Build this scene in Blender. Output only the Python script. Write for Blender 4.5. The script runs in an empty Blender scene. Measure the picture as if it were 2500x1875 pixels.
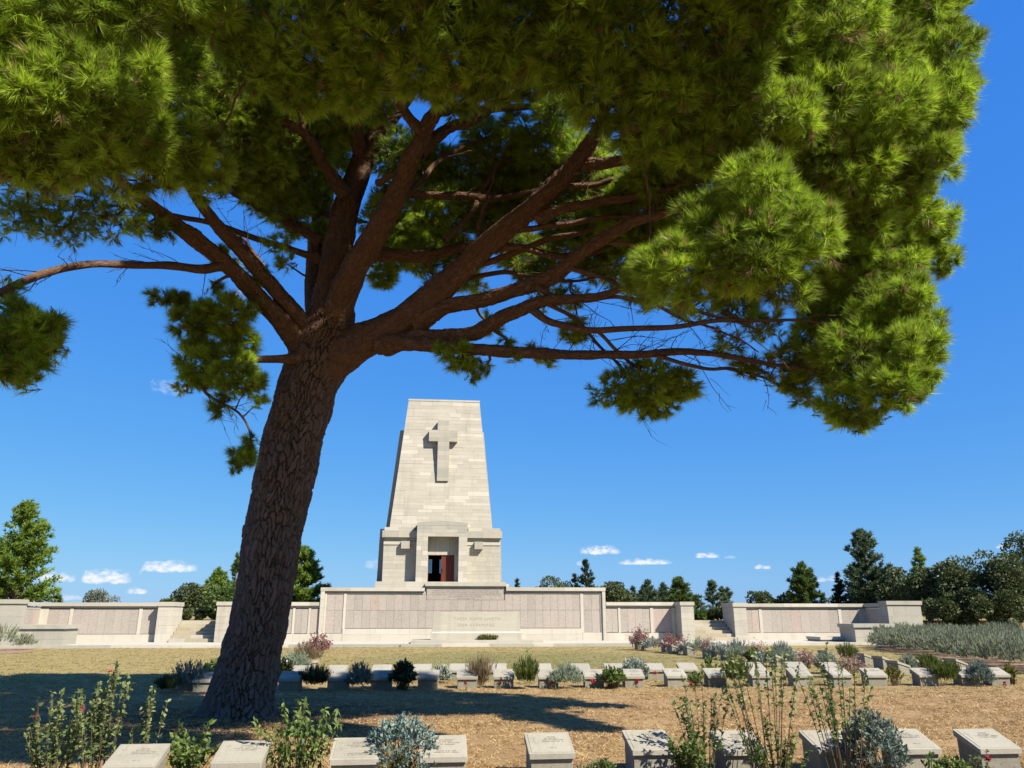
import bpy, math, random
import numpy as np
from mathutils import Vector, Matrix
R = math.radians
rng = np.random.default_rng(7)
random.seed(7)
sc = bpy.context.scene
COL = sc.collection

# ------------------------------------------------------------------ camera, sky, sun, exposure
F_PX, HORIZON, CX, CY, EYE = 1900.0, 1500.0, 1250.0, 937.5, 1.65     # measured on the 2500 px photograph
TH = math.atan((HORIZON - CY) / F_PX)
cam_d = bpy.data.cameras.new('camera')
cam_d.sensor_width = 36.0
cam_d.lens = 36.0 * F_PX / 2500.0
cam_d.clip_start = 0.05
cam_d.clip_end = 6000
cam = bpy.data.objects.new('camera', cam_d)
cam.location = (0, 0, EYE)
cam.rotation_euler = (R(90) + TH, 0, 0)
COL.objects.link(cam)
sc.camera = cam

SUN_EL, SUN_AZ = R(42.5), R(51)          # azimuth: from behind the camera towards the right
sunv = Vector((math.sin(SUN_AZ) * math.cos(SUN_EL), -math.cos(SUN_AZ) * math.cos(SUN_EL), math.sin(SUN_EL)))
sl = bpy.data.lights.new('sun', 'SUN')
sl.energy = 5.0
sl.angle = R(0.53)
sl.color = (1.0, 0.93, 0.82)
so = bpy.data.objects.new('sun', sl)
so.rotation_euler = (-sunv).to_track_quat('-Z', 'Y').to_euler()
so.location = (20, -20, 40)
COL.objects.link(so)

def ray(x, y):
    yu = CY - y
    return x - CX, F_PX * math.cos(TH) - yu * math.sin(TH), F_PX * math.sin(TH) + yu * math.cos(TH)
def at(x, y, Y):
    r = ray(x, y); k = Y / r[1]
    return Vector((r[0] * k, Y, EYE + r[2] * k))
def gnd(x, y, z=0.0):
    r = ray(x, y); k = (z - EYE) / r[2]
    return Vector((r[0] * k, r[1] * k, z))
V2S = 2500.0 / 2212.0
def atv(x, y, Y): return at(x * V2S, y * V2S, Y)

w = bpy.data.worlds.new('World'); sc.world = w; w.use_nodes = True
nt = w.node_tree; N = nt.nodes; L = nt.links; N.clear()
out = N.new('ShaderNodeOutputWorld'); bg = N.new('ShaderNodeBackground'); L.new(bg.outputs[0], out.inputs[0])
sky = N.new('ShaderNodeTexSky'); sky.sky_type = 'NISHITA'; sky.sun_disc = False
sky.sun_elevation = SUN_EL; sky.sun_rotation = R(180) - SUN_AZ
sky.altitude = 100; sky.air_density = 1.0; sky.dust_density = 0.25; sky.ozone_density = 3.0
hs = N.new('ShaderNodeHueSaturation'); hs.inputs['Saturation'].default_value = 1.22; hs.inputs['Value'].default_value = 1.0
hs.inputs['Hue'].default_value = 0.503
L.new(sky.outputs[0], hs.inputs['Color'])
def mth(op, a, b=None, c=None):
    n = N.new('ShaderNodeMath'); n.operation = op
    for i, v in enumerate((a, b, c)):
        if v is None: continue
        if isinstance(v, (int, float)): n.inputs[i].default_value = v
        else: L.new(v, n.inputs[i])
    return n.outputs[0]
tc = N.new('ShaderNodeTexCoord'); sep = N.new('ShaderNodeSeparateXYZ'); L.new(tc.outputs['Generated'], sep.inputs[0])
az = mth('ARCTAN2', sep.outputs[0], sep.outputs[1]); el = mth('ARCSINE', sep.outputs[2])
comb = N.new('ShaderNodeCombineXYZ'); L.new(az, comb.inputs[0]); L.new(mth('MULTIPLY', el, 1.7), comb.inputs[1])
noi = N.new('ShaderNodeTexNoise'); noi.inputs['Scale'].default_value = 110; noi.inputs['Detail'].default_value = 5; noi.inputs['Roughness'].default_value = 0.62
L.new(comb.outputs[0], noi.inputs['Vector'])
nse = mth('MULTIPLY', mth('SUBTRACT', noi.outputs['Fac'], 0.5), 3.0)
clouds = [(138,1408,38,13,1),(252,1406,58,20,1),(335,1441,20,10,.9),(412,1381,62,17,1),(160,1458,36,8,.5),(1465,1342,50,14,1),(1575,1371,66,9,1),(1726,1355,28,9,1),(1862,1384,19,7,.9),(1782,1359,11,5,.5),
          (2000,1414,16,8,.55),(2036,1411,17,9,.6),(2455,1332,17,7,.9),(1420,1374,14,8,.4),(912,1376,22,14,.35),
          (2560,1360,40,12,1),(-60,1400,50,14,1)]
AZ0, AZ1 = -.72, .72
azn = mth('DIVIDE', mth('SUBTRACT', az, AZ0), AZ1 - AZ0)
cl = []
for (cxp, cyp, hw, hh, op) in sorted(clouds):
    r = Vector(ray(cxp, cyp)).normalized(); k = 1.0 / math.hypot(F_PX, cyp - CY)
    cl.append((math.atan2(r.x, r.y), math.asin(r.z), hw * k * 1.15, hh * k, op))
mask = None; low = None
for part in (cl[0::2], cl[1::2]):          # neighbours alternate, so that their spans never meet
    r_ = N.new('ShaderNodeValToRGB'); e = r_.color_ramp.elements; stops = []
    for (a0, e0, wa, he, op) in part:
        q = lambda a_: (a_ - AZ0) / (AZ1 - AZ0)
        stops += [(q(a0 - wa), (e0 * 2, 0, he * 25, op)), (q(a0), (e0 * 2, 1, he * 25, op)), (q(a0 + wa), (e0 * 2, 0, he * 25, op))]
    while len(e) < len(stops): e.new(.5)
    for q, (p_, v_) in zip(e, stops): q.position = p_; q.color = v_
    L.new(azn, r_.inputs[0]); s_ = N.new('ShaderNodeSeparateColor'); L.new(r_.outputs[0], s_.inputs[0]); c3 = s_.outputs
    dome = mth('SQRT', mth('MAXIMUM', mth('MULTIPLY', c3[1], mth('SUBTRACT', 2.0, c3[1])), 1e-5))
    env = mth('MULTIPLY', mth('MULTIPLY', c3[2], .04), dome)
    de = mth('DIVIDE', mth('SUBTRACT', el, mth('SUBTRACT', mth('MULTIPLY', c3[0], .5), mth('MULTIPLY', c3[2], .02))), mth('MAXIMUM', env, 1e-4))
    dn = mth('MINIMUM', de, 0.0); up = mth('MAXIMUM', de, 0.0)
    dd = mth('ADD', mth('MULTIPLY', mth('MULTIPLY', dn, dn), 5.0), mth('MULTIPLY', mth('MULTIPLY', up, up), .45))
    m = mth('ADD', mth('SUBTRACT', .75, dd), mth('MULTIPLY', nse, dome))
    sm = N.new('ShaderNodeMapRange'); sm.interpolation_type = 'SMOOTHSTEP'
    sm.inputs['From Min'].default_value = -.1; sm.inputs['From Max'].default_value = 1.1; sm.inputs['To Max'].default_value = .95
    L.new(m, sm.inputs['Value'])
    fade = N.new('ShaderNodeMapRange'); fade.inputs['From Min'].default_value = .12; fade.inputs['From Max'].default_value = .4; L.new(c3[1], fade.inputs['Value'])
    v_ = mth('MULTIPLY', mth('MULTIPLY', sm.outputs[0], r_.outputs[1]), fade.outputs[0])
    mask = v_ if mask is None else mth('MAXIMUM', mask, v_)
    low = de if low is None else mth('MAXIMUM', low, mth('MULTIPLY', de, mth('GREATER_THAN', c3[1], .02)))
for (cxp, cyp, hw, hh, op) in ((415, 945, 46, 24, .42), (580, 735, 20, 44, .45)):
    r = Vector(ray(cxp, cyp)).normalized(); k = 1.0 / math.hypot(F_PX, cyp - CY)
    da = mth('DIVIDE', mth('SUBTRACT', az, math.atan2(r.x, r.y)), hw * k * 1.1); de = mth('DIVIDE', mth('SUBTRACT', el, math.asin(r.z)), hh * k)
    m = mth('ADD', mth('SUBTRACT', .7, mth('ADD', mth('MULTIPLY', da, da), mth('MULTIPLY', de, de))), nse)
    sm = N.new('ShaderNodeMapRange'); sm.interpolation_type = 'SMOOTHSTEP'; sm.inputs['From Max'].default_value = 1.3; sm.inputs['To Max'].default_value = op
    L.new(m, sm.inputs['Value']); mask = mth('MAXIMUM', mask, sm.outputs[0])
SKY_STRENGTH = 0.068
# the phone's rendering of a clear sky: deeper blue, flatter towards the horizon
sk = N.new('ShaderNodeSeparateColor'); L.new(hs.outputs[0], sk.inputs[0])
skc = N.new('ShaderNodeCombineColor')
for i, (g_, k_) in enumerate(((.725, .545), (.502, 1.427), (.144, 4.6))):
    L.new(mth('MULTIPLY', mth('POWER', mth('MAXIMUM', sk.outputs[i], 1e-4), g_), k_), skc.inputs[i])
mix = N.new('ShaderNodeMix'); mix.data_type = 'RGBA'
L.new(mask, mix.inputs['Factor']); L.new(skc.outputs[0], mix.inputs['A']); mix.inputs['B'].default_value = (6.6, 6.7, 7.0, 1)
L.new(mix.outputs['Result'], bg.inputs['Color']); bg.inputs['Strength'].default_value = SKY_STRENGTH

sc.view_settings.view_transform = 'Standard'; sc.view_settings.look = 'None'
sc.view_settings.exposure = 1.12; sc.view_settings.gamma = 1.0; sc.view_settings.use_curve_mapping = False
sc.render.engine = 'CYCLES'
w.cycles.sampling_method = 'MANUAL'; w.cycles.sample_map_resolution = 256
sc.cycles.use_denoising = True
sc.cycles.max_bounces = 6; sc.cycles.diffuse_bounces = 3; sc.cycles.glossy_bounces = 2
sc.cycles.transmission_bounces = 3; sc.cycles.transparent_max_bounces = 4
sc.cycles.caustics_reflective = False; sc.cycles.caustics_refractive = False

# ------------------------------------------------------------------ materials
MATS = {}
ALBEDO = 0.70          # one scale for all the colours below, set with the exposure
class NB:
    def __init__(self, name):
        self.m = bpy.data.materials.new(name); self.m.use_nodes = True
        self.t = self.m.node_tree; self.n = self.t.nodes; self.l = self.t.links
        self.b = self.n['Principled BSDF']; self.o = self.n['Material Output']
        self.b.inputs['Roughness'].default_value = 0.85
        self.b.inputs['Specular IOR Level'].default_value = 0.25
        MATS[name] = self.m
    def add(self, typ, **kw):
        n = self.n.new(typ)
        for k, v in kw.items():
            if k in n.inputs: n.inputs[k].default_value = v
            else: setattr(n, k, v)
        return n
    def link(self, a, b): self.l.new(a, b)
    def pos(self): return self.add('ShaderNodeNewGeometry').outputs['Position']
    def mapping(self, vec, scale=(1, 1, 1), rot=(0, 0, 0)):
        m = self.add('ShaderNodeMapping'); m.inputs['Scale'].default_value = scale; m.inputs['Rotation'].default_value = rot
        self.link(vec, m.inputs['Vector']); return m.outputs[0]
    def noise(self, vec, scale, detail=4, rough=.55):
        n = self.add('ShaderNodeTexNoise', Scale=scale, Detail=detail, Roughness=rough)
        self.link(vec, n.inputs['Vector']); return n.outputs['Fac']
    def ramp(self, fac, stops):
        r = self.add('ShaderNodeValToRGB'); e = r.color_ramp.elements
        while len(e) < len(stops): e.new(0.5)
        for el_, (p, c) in zip(e, stops):
            el_.position = p; el_.color = (*c, 1)
        self.link(fac, r.inputs[0]); return r.outputs[0]
    def mixc(self, fac, a, b, mode='MIX'):
        m = self.add('ShaderNodeMix', data_type='RGBA', blend_type=mode)
        for s, v in (('Factor', fac), ('A', a), ('B', b)):
            if isinstance(v, (int, float)): m.inputs[s].default_value = v
            elif isinstance(v, tuple): m.inputs[s].default_value = (*v, 1)
            else: self.link(v, m.inputs[s])
        return m.outputs['Result']
    def bump(self, h, strength=.3, dist=.01):
        b = self.add('ShaderNodeBump', Strength=strength, Distance=dist)
        self.link(h, b.inputs['Height']); self.link(b.outputs[0], self.b.inputs['Normal'])
    def color(self, c):
        if isinstance(c, tuple): self.b.inputs['Base Color'].default_value = (*(v * ALBEDO for v in c), 1); return None
        c = self.mixc(1.0, c, (ALBEDO, ALBEDO, ALBEDO), 'MULTIPLY'); self.link(c, self.b.inputs['Base Color']); return c
    def rand(self): return self.add('ShaderNodeObjectInfo').outputs['Random']
    def attr(self, name): return self.add('ShaderNodeAttribute', attribute_name=name).outputs['Fac']

def stone_mat(name, lo, mid, hi, streak=0.35, bump=.25, spots=0.0):
    b = NB(name); p = b.pos()
    base = b.ramp(b.rand(), [(0, lo), (.5, mid), (1, hi)])
    # bedding streaks of the limestone
    st = b.noise(b.mapping(p, (1.2, 1.2, 14)), 1.0, 5, .6)
    c = b.mixc(streak, base, b.ramp(st, [(.3, tuple(x * .72 for x in mid)), (.55, mid), (.8, tuple(min(1, x * 1.12) for x in hi))]))
    bl = b.noise(p, 1.7, 4)
    c = b.mixc(b.ramp(bl, [(.45, (0, 0, 0)), (.75, (.35, .35, .35))]), c, tuple(x * .78 for x in mid))
    rs = b.noise(b.mapping(p, (2.2, 2.2, .16)), 1.0, 5, .6)            # rain streaks
    c = b.mixc(b.ramp(rs, [(.52, (0, 0, 0)), (.72, (.5, .5, .5))]), c, tuple(x * .66 for x in mid))
    fine = b.noise(p, 60, 3)
    c = b.mixc(.18, c, b.ramp(fine, [(.3, tuple(x * .7 for x in mid)), (.7, hi)]))
    if spots > 0:                                    # lichen and rain stains
        sp_ = b.noise(p, 26, 5, .7)
        c = b.mixc(b.ramp(sp_, [(.56, (0, 0, 0)), (.66, (spots,) * 3)]), c, (.16, .145, .11))
        sp2 = b.noise(b.mapping(p, (9, 9, 3)), 1.0, 4, .6)
        c = b.mixc(b.ramp(sp2, [(.5, (0, 0, 0)), (.75, (spots * .8,) * 3)]), c, tuple(x * .6 for x in mid))
    b.color(c); b.bump(b.noise(p, 35, 5, .7), bump, .01); b.b.inputs['Roughness'].default_value = .9
    return b.m
limestone = stone_mat('limestone_ashlar', (0.45, 0.415, 0.33), (0.515, 0.475, 0.38), (0.585, 0.54, 0.435))
limestone_pale = stone_mat('limestone_pale', (0.56, 0.515, 0.42), (0.61, 0.56, 0.46), (0.66, 0.61, 0.5), .2)
limestone_grey = stone_mat('limestone_weathered', (0.41, 0.39, 0.32), (0.46, 0.435, 0.355), (0.51, 0.48, 0.39), .3, .3, .25)
limestone_step = stone_mat('limestone_steps', (0.38, 0.33, 0.225), (0.49, 0.43, 0.3), (0.58, 0.51, 0.375), .35)
grave_stone = stone_mat('grave_marker_limestone', (0.27, 0.25, 0.19), (0.32, 0.295, 0.22), (0.37, 0.34, 0.26), .15, .5, .75)
grave_tablet = stone_mat('grave_tablet_limestone', (0.36, 0.335, 0.265), (0.41, 0.38, 0.3), (0.46, 0.425, 0.34), .12, .3, .28)
core_mat = stone_mat('masonry_core', (.40, .36, .29), (.42, .38, .31), (.44, .40, .33), .2)

b = NB('name_panel_stone'); p = b.pos()
base = b.ramp(b.rand(), [(0, (.37, .325, .27)), (.35, (.41, .36, .30)), (.7, (.445, .385, .325)), (.92, (.47, .385, .325)), (1, (.45, .34, .28))])
nm = b.noise(b.mapping(p, (7, 7, 26)), 1.0, 3, .6)       # cut lines of names, too small to read
c = b.mixc(.26, base, b.ramp(nm, [(.40, (.29, .25, .21)), (.60, (.60, .535, .46))]))
stn = b.noise(b.mapping(p, (3, 3, 1.2)), 1.0, 4)
c = b.mixc(b.ramp(stn, [(.52, (0, 0, 0)), (.75, (.5, .5, .5))]), c, (.49, .43, .37))
b.color(c); b.bump(nm, .25, .004)
panel_mat = b.m
b = NB('cut_lettering'); b.color((.36, .32, .245)); letter_mat = b.m
b = NB('faint_lettering'); b.color((.22, .19, .14)); letter_faint = b.m
b = NB('door_wood'); p = b.pos(); wv = b.noise(b.mapping(p, (30, 30, 1.5)), 1, 4)
b.color(b.ramp(wv, [(.3, (.10, .022, .012)), (.7, (.19, .045, .022))])); b.b.inputs['Roughness'].default_value = .5; door_mat = b.m
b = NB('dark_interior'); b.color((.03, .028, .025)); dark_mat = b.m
b = NB('window_glass'); b.color((.45, .55, .6)); b.b.inputs['Roughness'].default_value = .15; b.b.inputs['Transmission Weight'].default_value = .9; glass_mat = b.m
b = NB('iron'); b.color((.02, .02, .022)); b.b.inputs['Roughness'].default_value = .5; iron_mat = b.m

# ground: dry grass, redder and barer near the camera, greener in the middle of the lawn
b = NB('dry_grass_ground'); p = b.pos(); sx = b.add('ShaderNodeSeparateXYZ'); b.link(p, sx.inputs[0])
n1 = b.noise(p, 1.1, 5, .6); n2 = b.noise(b.mapping(p, (5, 14, 5)), 3.2, 5, .7); n3 = b.noise(p, .22, 3)
near = b.ramp(n1, [(.25, (.24, .13, .06)), (.42, (.36, .215, .10)), (.6, (.46, .30, .145)), (.85, (.56, .40, .21))])
far = b.ramp(n1, [(.25, (.30, .225, .085)), (.5, (.39, .31, .125)), (.8, (.47, .38, .18))])
def mr(v, a0, a1):
    m = b.add('ShaderNodeMapRange'); m.inputs['From Min'].default_value = a0; m.inputs['From Max'].default_value = a1
    b.link(v, m.inputs['Value']); return m.outputs[0]
yj = b.add('ShaderNodeMath', operation='MULTIPLY_ADD'); b.link(n3, yj.inputs[0]); yj.inputs[1].default_value = 6; b.link(sx.outputs[1], yj.inputs[2])
c = b.mixc(mr(yj.outputs[0], 19.5, 25), near, far)
gx = b.add('ShaderNodeMath', operation='SUBTRACT'); b.link(sx.outputs[0], gx.inputs[0]); gx.inputs[1].default_value = 0.5
gy = b.add('ShaderNodeMath', operation='SUBTRACT'); b.link(sx.outputs[1], gy.inputs[0]); gy.inputs[1].default_value = 31
gxx = b.add('ShaderNodeMath', operation='MULTIPLY'); b.link(gx.outputs[0], gxx.inputs[0]); b.link(gx.outputs[0], gxx.inputs[1])
gyy = b.add('ShaderNodeMath', operation='MULTIPLY'); b.link(gy.outputs[0], gyy.inputs[0]); b.link(gy.outputs[0], gyy.inputs[1])
s1 = b.add('ShaderNodeMath', operation='MULTIPLY_ADD'); b.link(gxx.outputs[0], s1.inputs[0]); s1.inputs[1].default_value = 1 / 60.0
s2 = b.add('ShaderNodeMath', operation='MULTIPLY'); b.link(gyy.outputs[0], s2.inputs[0]); s2.inputs[1].default_value = 1 / 70.0
b.link(s2.outputs[0], s1.inputs[2])
s3 = b.add('ShaderNodeMath', operation='MULTIPLY_ADD'); b.link(n1, s3.inputs[0]); s3.inputs[1].default_value = 1.6; b.link(s1.outputs[0], s3.inputs[2])
c = b.mixc(mr(s3.outputs[0], 1.9, .9), c, (.20, .21, .075))
c = b.mixc(.35, c, b.ramp(n2, [(.3, (.14, .10, .05)), (.6, (.36, .28, .15)), (.8, (.52, .42, .25))]))
# litter-brown patch painted under the pine to deepen its shade, and bare patches
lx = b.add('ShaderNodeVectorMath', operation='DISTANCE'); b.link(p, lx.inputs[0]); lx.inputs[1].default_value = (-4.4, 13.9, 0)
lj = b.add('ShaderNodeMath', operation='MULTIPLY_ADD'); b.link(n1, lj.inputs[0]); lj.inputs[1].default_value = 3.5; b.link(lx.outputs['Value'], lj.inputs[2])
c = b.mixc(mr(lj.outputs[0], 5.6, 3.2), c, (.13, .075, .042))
nb_ = b.noise(b.mapping(p, (1, 1.6, 1)), .7, 5, .65)
c = b.mixc(b.ramp(nb_, [(.56, (0, 0, 0)), (.70, (.75, .75, .75))]), c, (.32, .19, .095))
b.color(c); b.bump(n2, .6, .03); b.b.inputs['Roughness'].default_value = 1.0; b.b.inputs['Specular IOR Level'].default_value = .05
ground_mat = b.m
b = NB('bare_soil'); p = b.pos(); b.color(b.ramp(b.noise(p, 3, 5, .65), [(.3, (.26, .16, .09)), (.7, (.42, .29, .17))])); b.bump(b.noise(p, 18, 5), .6, .03); soil_mat = b.m

def leaf_mat(name, dark, mid, light, trans=.35, rough=.5, spec=.25):
    b = NB(name); t = b.attr('tint')
    c = b.ramp(t, [(0, dark), (.5, mid), (1, light)])
    c = b.color(c); b.b.inputs['Roughness'].default_value = rough; b.b.inputs['Specular IOR Level'].default_value = spec
    tr = b.add('ShaderNodeBsdfTranslucent'); b.link(c, tr.inputs['Color'])
    mx = b.add('ShaderNodeMixShader'); mx.inputs[0].default_value = trans
    b.link(b.b.outputs[0], mx.inputs[1]); b.link(tr.outputs[0], mx.inputs[2]); b.link(mx.outputs[0], b.o.inputs[0])
    return b.m
def leaf_mat_dead(name, dead, dark, mid, light, trans, rough):
    m = leaf_mat(name, dark, mid, light, trans, rough)
    for n in m.node_tree.nodes:
        if n.type == 'VALTORGB':
            e = n.color_ramp.elements; e[0].position = .08; q = e.new(.04); q.color = (*dead, 1)
            n.color_ramp.elements[0].position = 0
            n.color_ramp.elements[0].color = (*dead, 1)
            x_ = n.color_ramp.elements[1]; x_.position = .08; x_.color = (*dark, 1)
    return m
needle_mat = leaf_mat_dead('pine_needles', (.38, .27, .12), (.12, .14, .022), (.38, .56, .045), (.72, .94, .08), .42, .45)
m_oak = leaf_mat('evergreen_oak_leaves', (0.051, 0.072, 0.023), (0.105, 0.135, 0.046), (0.186, 0.22, 0.081), .25)
m_pine_far = leaf_mat('far_pine_needles', (0.067, 0.113, 0.026), (0.134, 0.21, 0.044), (0.24, 0.316, 0.074), .4)
m_pine_light = leaf_mat('young_pine_needles', (0.131, 0.209, 0.035), (0.244, 0.365, 0.052), (0.4, 0.522, 0.087), .45)
m_pine_blue = leaf_mat('blue_pine_needles', (0.074, 0.12, 0.06), (0.134, 0.196, 0.097), (0.226, 0.3, 0.15), .35)
m_cypress = leaf_mat('cypress_leaves', (0.033, 0.055, 0.023), (0.062, 0.094, 0.042), (0.111, 0.15, 0.065), .25)
m_olive = leaf_mat('olive_leaves', (.10, .12, .08), (.19, .21, .15), (.30, .32, .25), .25)
m_lav = leaf_mat('lavender_leaves', (0.168, 0.213, 0.137), (0.289, 0.351, 0.233), (0.441, 0.503, 0.355), .2, .8)
m_lavbed = leaf_mat('rosemary_grey_leaves', (.16, .185, .105), (.29, .32, .195), (.43, .455, .30), .3, .8)
m_blue = leaf_mat('blue_grey_leaves', (0.11, 0.158, 0.131), (0.207, 0.268, 0.218), (0.329, 0.402, 0.317), .2, .8)
m_silver = leaf_mat('silver_leaves', (0.257, 0.292, 0.23), (0.42, 0.466, 0.376), (0.606, 0.641, 0.522), .2, .8)
m_arte = leaf_mat('artemisia_leaves', (.13, .20, .17), (.24, .34, .29), (.38, .48, .41), .2, .8)
m_spiky = leaf_mat('green_spiky_leaves', (0.065, 0.091, 0.016), (0.13, 0.169, 0.033), (0.221, 0.26, 0.065), .35)
m_leafy = leaf_mat('broad_green_leaves', (0.082, 0.127, 0.033), (0.164, 0.237, 0.055), (0.309, 0.4, 0.109), .35)
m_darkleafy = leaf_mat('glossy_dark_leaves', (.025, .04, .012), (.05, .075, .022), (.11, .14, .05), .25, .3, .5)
m_rose = leaf_mat('rose_leaves', (0.105, 0.15, 0.049), (0.211, 0.272, 0.088), (0.351, 0.421, 0.166), .35)
m_yellow = leaf_mat('yellow_green_leaves', (.10, .11, .015), (.20, .20, .03), (.34, .28, .05), .35)
m_grassred = leaf_mat('reddish_grass_blades', (.16, .11, .06), (.25, .18, .10), (.36, .25, .16), .3)
m_straw = leaf_mat('straw', (0.297, 0.165, 0.066), (0.55, 0.369, 0.165), (0.836, 0.627, 0.33), .25, .8)
m_lawn = leaf_mat('lawn_blades', (.25, .21, .06), (.40, .33, .11), (.54, .45, .18), .25, .8)
m_pink = leaf_mat('pink_red_flowers', (.30, .09, .10), (.42, .16, .17), (.54, .26, .26), .3)
m_red = leaf_mat('red_petals', (.40, .015, .02), (.58, .03, .04), (.66, .07, .07), .3)
m_rosepink = leaf_mat('rose_pink_petals', (.55, .04, .10), (.70, .08, .16), (.80, .22, .30), .3)
m_palepink = leaf_mat('pale_pink_flowers', (.42, .24, .22), (.52, .32, .29), (.62, .42, .38), .3)
b = NB('plant_stem'); b.color((.14, .095, .05)); stem_mat = b.m
b = NB('green_stem'); b.color((.12, .13, .05)); gstem_mat = b.m

def bark_mat(name, cols, cell=(9, 2.6), bump=.6):
    b = NB(name); uv = b.add('ShaderNodeUVMap', uv_map='UVMap').outputs[0]; p = b.pos()
    wv = b.add('ShaderNodeVectorMath', operation='MULTIPLY_ADD')
    nn = b.add('ShaderNodeTexNoise', Scale=7.0, Detail=3); b.link(p, nn.inputs['Vector']); b.link(nn.outputs['Color'], wv.inputs[0])
    wv.inputs[1].default_value = (.09, .09, 0); b.link(uv, wv.inputs[2])
    mp = b.mapping(wv.outputs[0], (cell[0], cell[1], 1))
    v1 = b.add('ShaderNodeTexVoronoi', feature='DISTANCE_TO_EDGE', Scale=1.0); b.link(mp, v1.inputs['Vector'])
    v2 = b.add('ShaderNodeTexVoronoi', feature='F1', Scale=1.0); b.link(mp, v2.inputs['Vector'])
    sp = b.add('ShaderNodeSeparateColor'); b.link(v2.outputs['Color'], sp.inputs[0])
    c = b.ramp(sp.outputs[0], [(0, cols[0]), (.5, cols[1]), (1, cols[2])])
    fn = b.noise(p, 28, 5, .65)
    c = b.mixc(.35, c, b.ramp(fn, [(.3, tuple(x * .55 for x in cols[0])), (.7, tuple(x * 1.15 for x in cols[2]))]))
    b.color(c)
    e = b.ramp(v1.outputs['Distance'], [(0, (0, 0, 0)), (.14, (.8, .8, .8)), (1, (1, 1, 1))])
    h = b.add('ShaderNodeMath', operation='MULTIPLY_ADD'); b.link(fn, h.inputs[0]); h.inputs[1].default_value = .35; b.link(e, h.inputs[2])
    b.bump(h.outputs[0], bump, .025); b.b.inputs['Roughness'].default_value = .95; b.b.inputs['Specular IOR Level'].default_value = .1
    return b.m
limb_mat = bark_mat('pine_limb_bark', ((.12, .068, .045), (.17, .098, .064), (.23, .138, .088)), (30, 10), .6)
farbark_mat = bark_mat('far_trunk_bark', ((.10, .07, .05), (.14, .10, .07), (.18, .13, .09)))
b = NB('pine_trunk_bark'); p = b.pos(); t = b.attr('tint')
c = b.ramp(t, [(0, (.105, .078, .066)), (.4, (.155, .118, .10)), (.7, (.19, .145, .12)), (.88, (.22, .185, .165)), (1, (.21, .11, .085))])
fn = b.noise(b.mapping(p, (30, 30, 9)), 1, 6, .7)
c = b.mixc(.4, c, b.ramp(fn, [(.3, (.07, .05, .042)), (.7, (.25, .20, .17))]))
sz = b.add('ShaderNodeSeparateXYZ'); b.link(p, sz.inputs[0])        # the bark turns redder up at the fork
zr = b.add('ShaderNodeMapRange'); zr.inputs['From Min'].default_value = 5.2; zr.inputs['From Max'].default_value = 6.9; b.link(sz.outputs[2], zr.inputs['Value'])
c = b.mixc(zr.outputs[0], c, b.ramp(fn, [(.3, (.115, .068, .046)), (.7, (.22, .135, .088))]))
b.color(c); b.bump(fn, .7, .012); b.b.inputs['Roughness'].default_value = .95; b.b.inputs['Specular IOR Level'].default_value = .1
trunk_mat = b.m

# ------------------------------------------------------------------ mesh helpers
def tag(o, label=None, cat=None, group=None, kind=None):
    if label: o['label'] = label
    if cat: o['category'] = cat
    if group: o['group'] = group
    if kind: o['kind'] = kind
    return o
def link(name, me, parent=None):
    o = bpy.data.objects.new(name, me); COL.objects.link(o)
    if parent is not None: o.parent = parent
    return o
def empty(name, loc=(0, 0, 0), rz=0.0):
    o = bpy.data.objects.new(name, None); COL.objects.link(o); o.location = loc; o.rotation_euler = (0, 0, rz)
    o.empty_display_size = .2
    return o
def npmesh(name, V, F, mat, tint=None, smooth=False, uv=None, point_tint=None):
    V = np.asarray(V, np.float32).reshape(-1, 3); F = np.asarray(F, np.int32); k = F.shape[1]
    me = bpy.data.meshes.new(name)
    me.vertices.add(len(V)); me.vertices.foreach_set('co', V.ravel())
    me.loops.add(F.size); me.loops.foreach_set('vertex_index', F.ravel())
    me.polygons.add(len(F)); me.polygons.foreach_set('loop_start', np.arange(0, F.size, k, dtype=np.int32))
    if tint is not None:
        a = me.attributes.new('tint', 'FLOAT', 'FACE'); a.data.foreach_set('value', np.asarray(tint, np.float32))
    if point_tint is not None:
        a = me.attributes.new('tint', 'FLOAT', 'POINT'); a.data.foreach_set('value', np.asarray(point_tint, np.float32))
    if uv is not None:
        u = me.uv_layers.new(name='UVMap'); u.data.foreach_set('uv', np.asarray(uv, np.float32)[F.ravel()].ravel())
    if smooth: me.polygons.foreach_set('use_smooth', np.ones(len(F), bool))
    me.materials.append(mat); me.update(calc_edges=True); me.validate()
    return me
def pymesh(name, V, F, mat, smooth=False):
    me = bpy.data.meshes.new(name); me.from_pydata([tuple(v) for v in V], [], F)
    if smooth: me.polygons.foreach_set('use_smooth', [True] * len(me.polygons))
    me.materials.append(mat); me.update(); return me
CUBE_V = [(x, y, z) for x in (-.5, .5) for y in (-.5, .5) for z in (-.5, .5)]
CUBE_F = [(0, 1, 3, 2), (4, 6, 7, 5), (0, 4, 5, 1), (2, 3, 7, 6), (0, 2, 6, 4), (1, 5, 7, 3)]
_unit = {}
def block(name, x0, x1, y0, y1, z0, z1, mat, parent=None):
    if mat.name not in _unit: _unit[mat.name] = pymesh('block', CUBE_V, CUBE_F, mat)
    o = link(name, _unit[mat.name], parent)
    o.location = ((x0 + x1) / 2, (y0 + y1) / 2, (z0 + z1) / 2); o.scale = (abs(x1 - x0), abs(y1 - y0), abs(z1 - z0))
    return o
def hexa(name, bot, top, mat, parent=None):
    """box with free corners: bot/top = 4 points each, counter-clockwise from above"""
    V = list(bot) + list(top)
    F = [(3, 2, 1, 0), (4, 5, 6, 7), (0, 1, 5, 4), (1, 2, 6, 5), (2, 3, 7, 6), (3, 0, 4, 7)]
    return link(name, pymesh(name, V, F, mat), parent)
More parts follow.
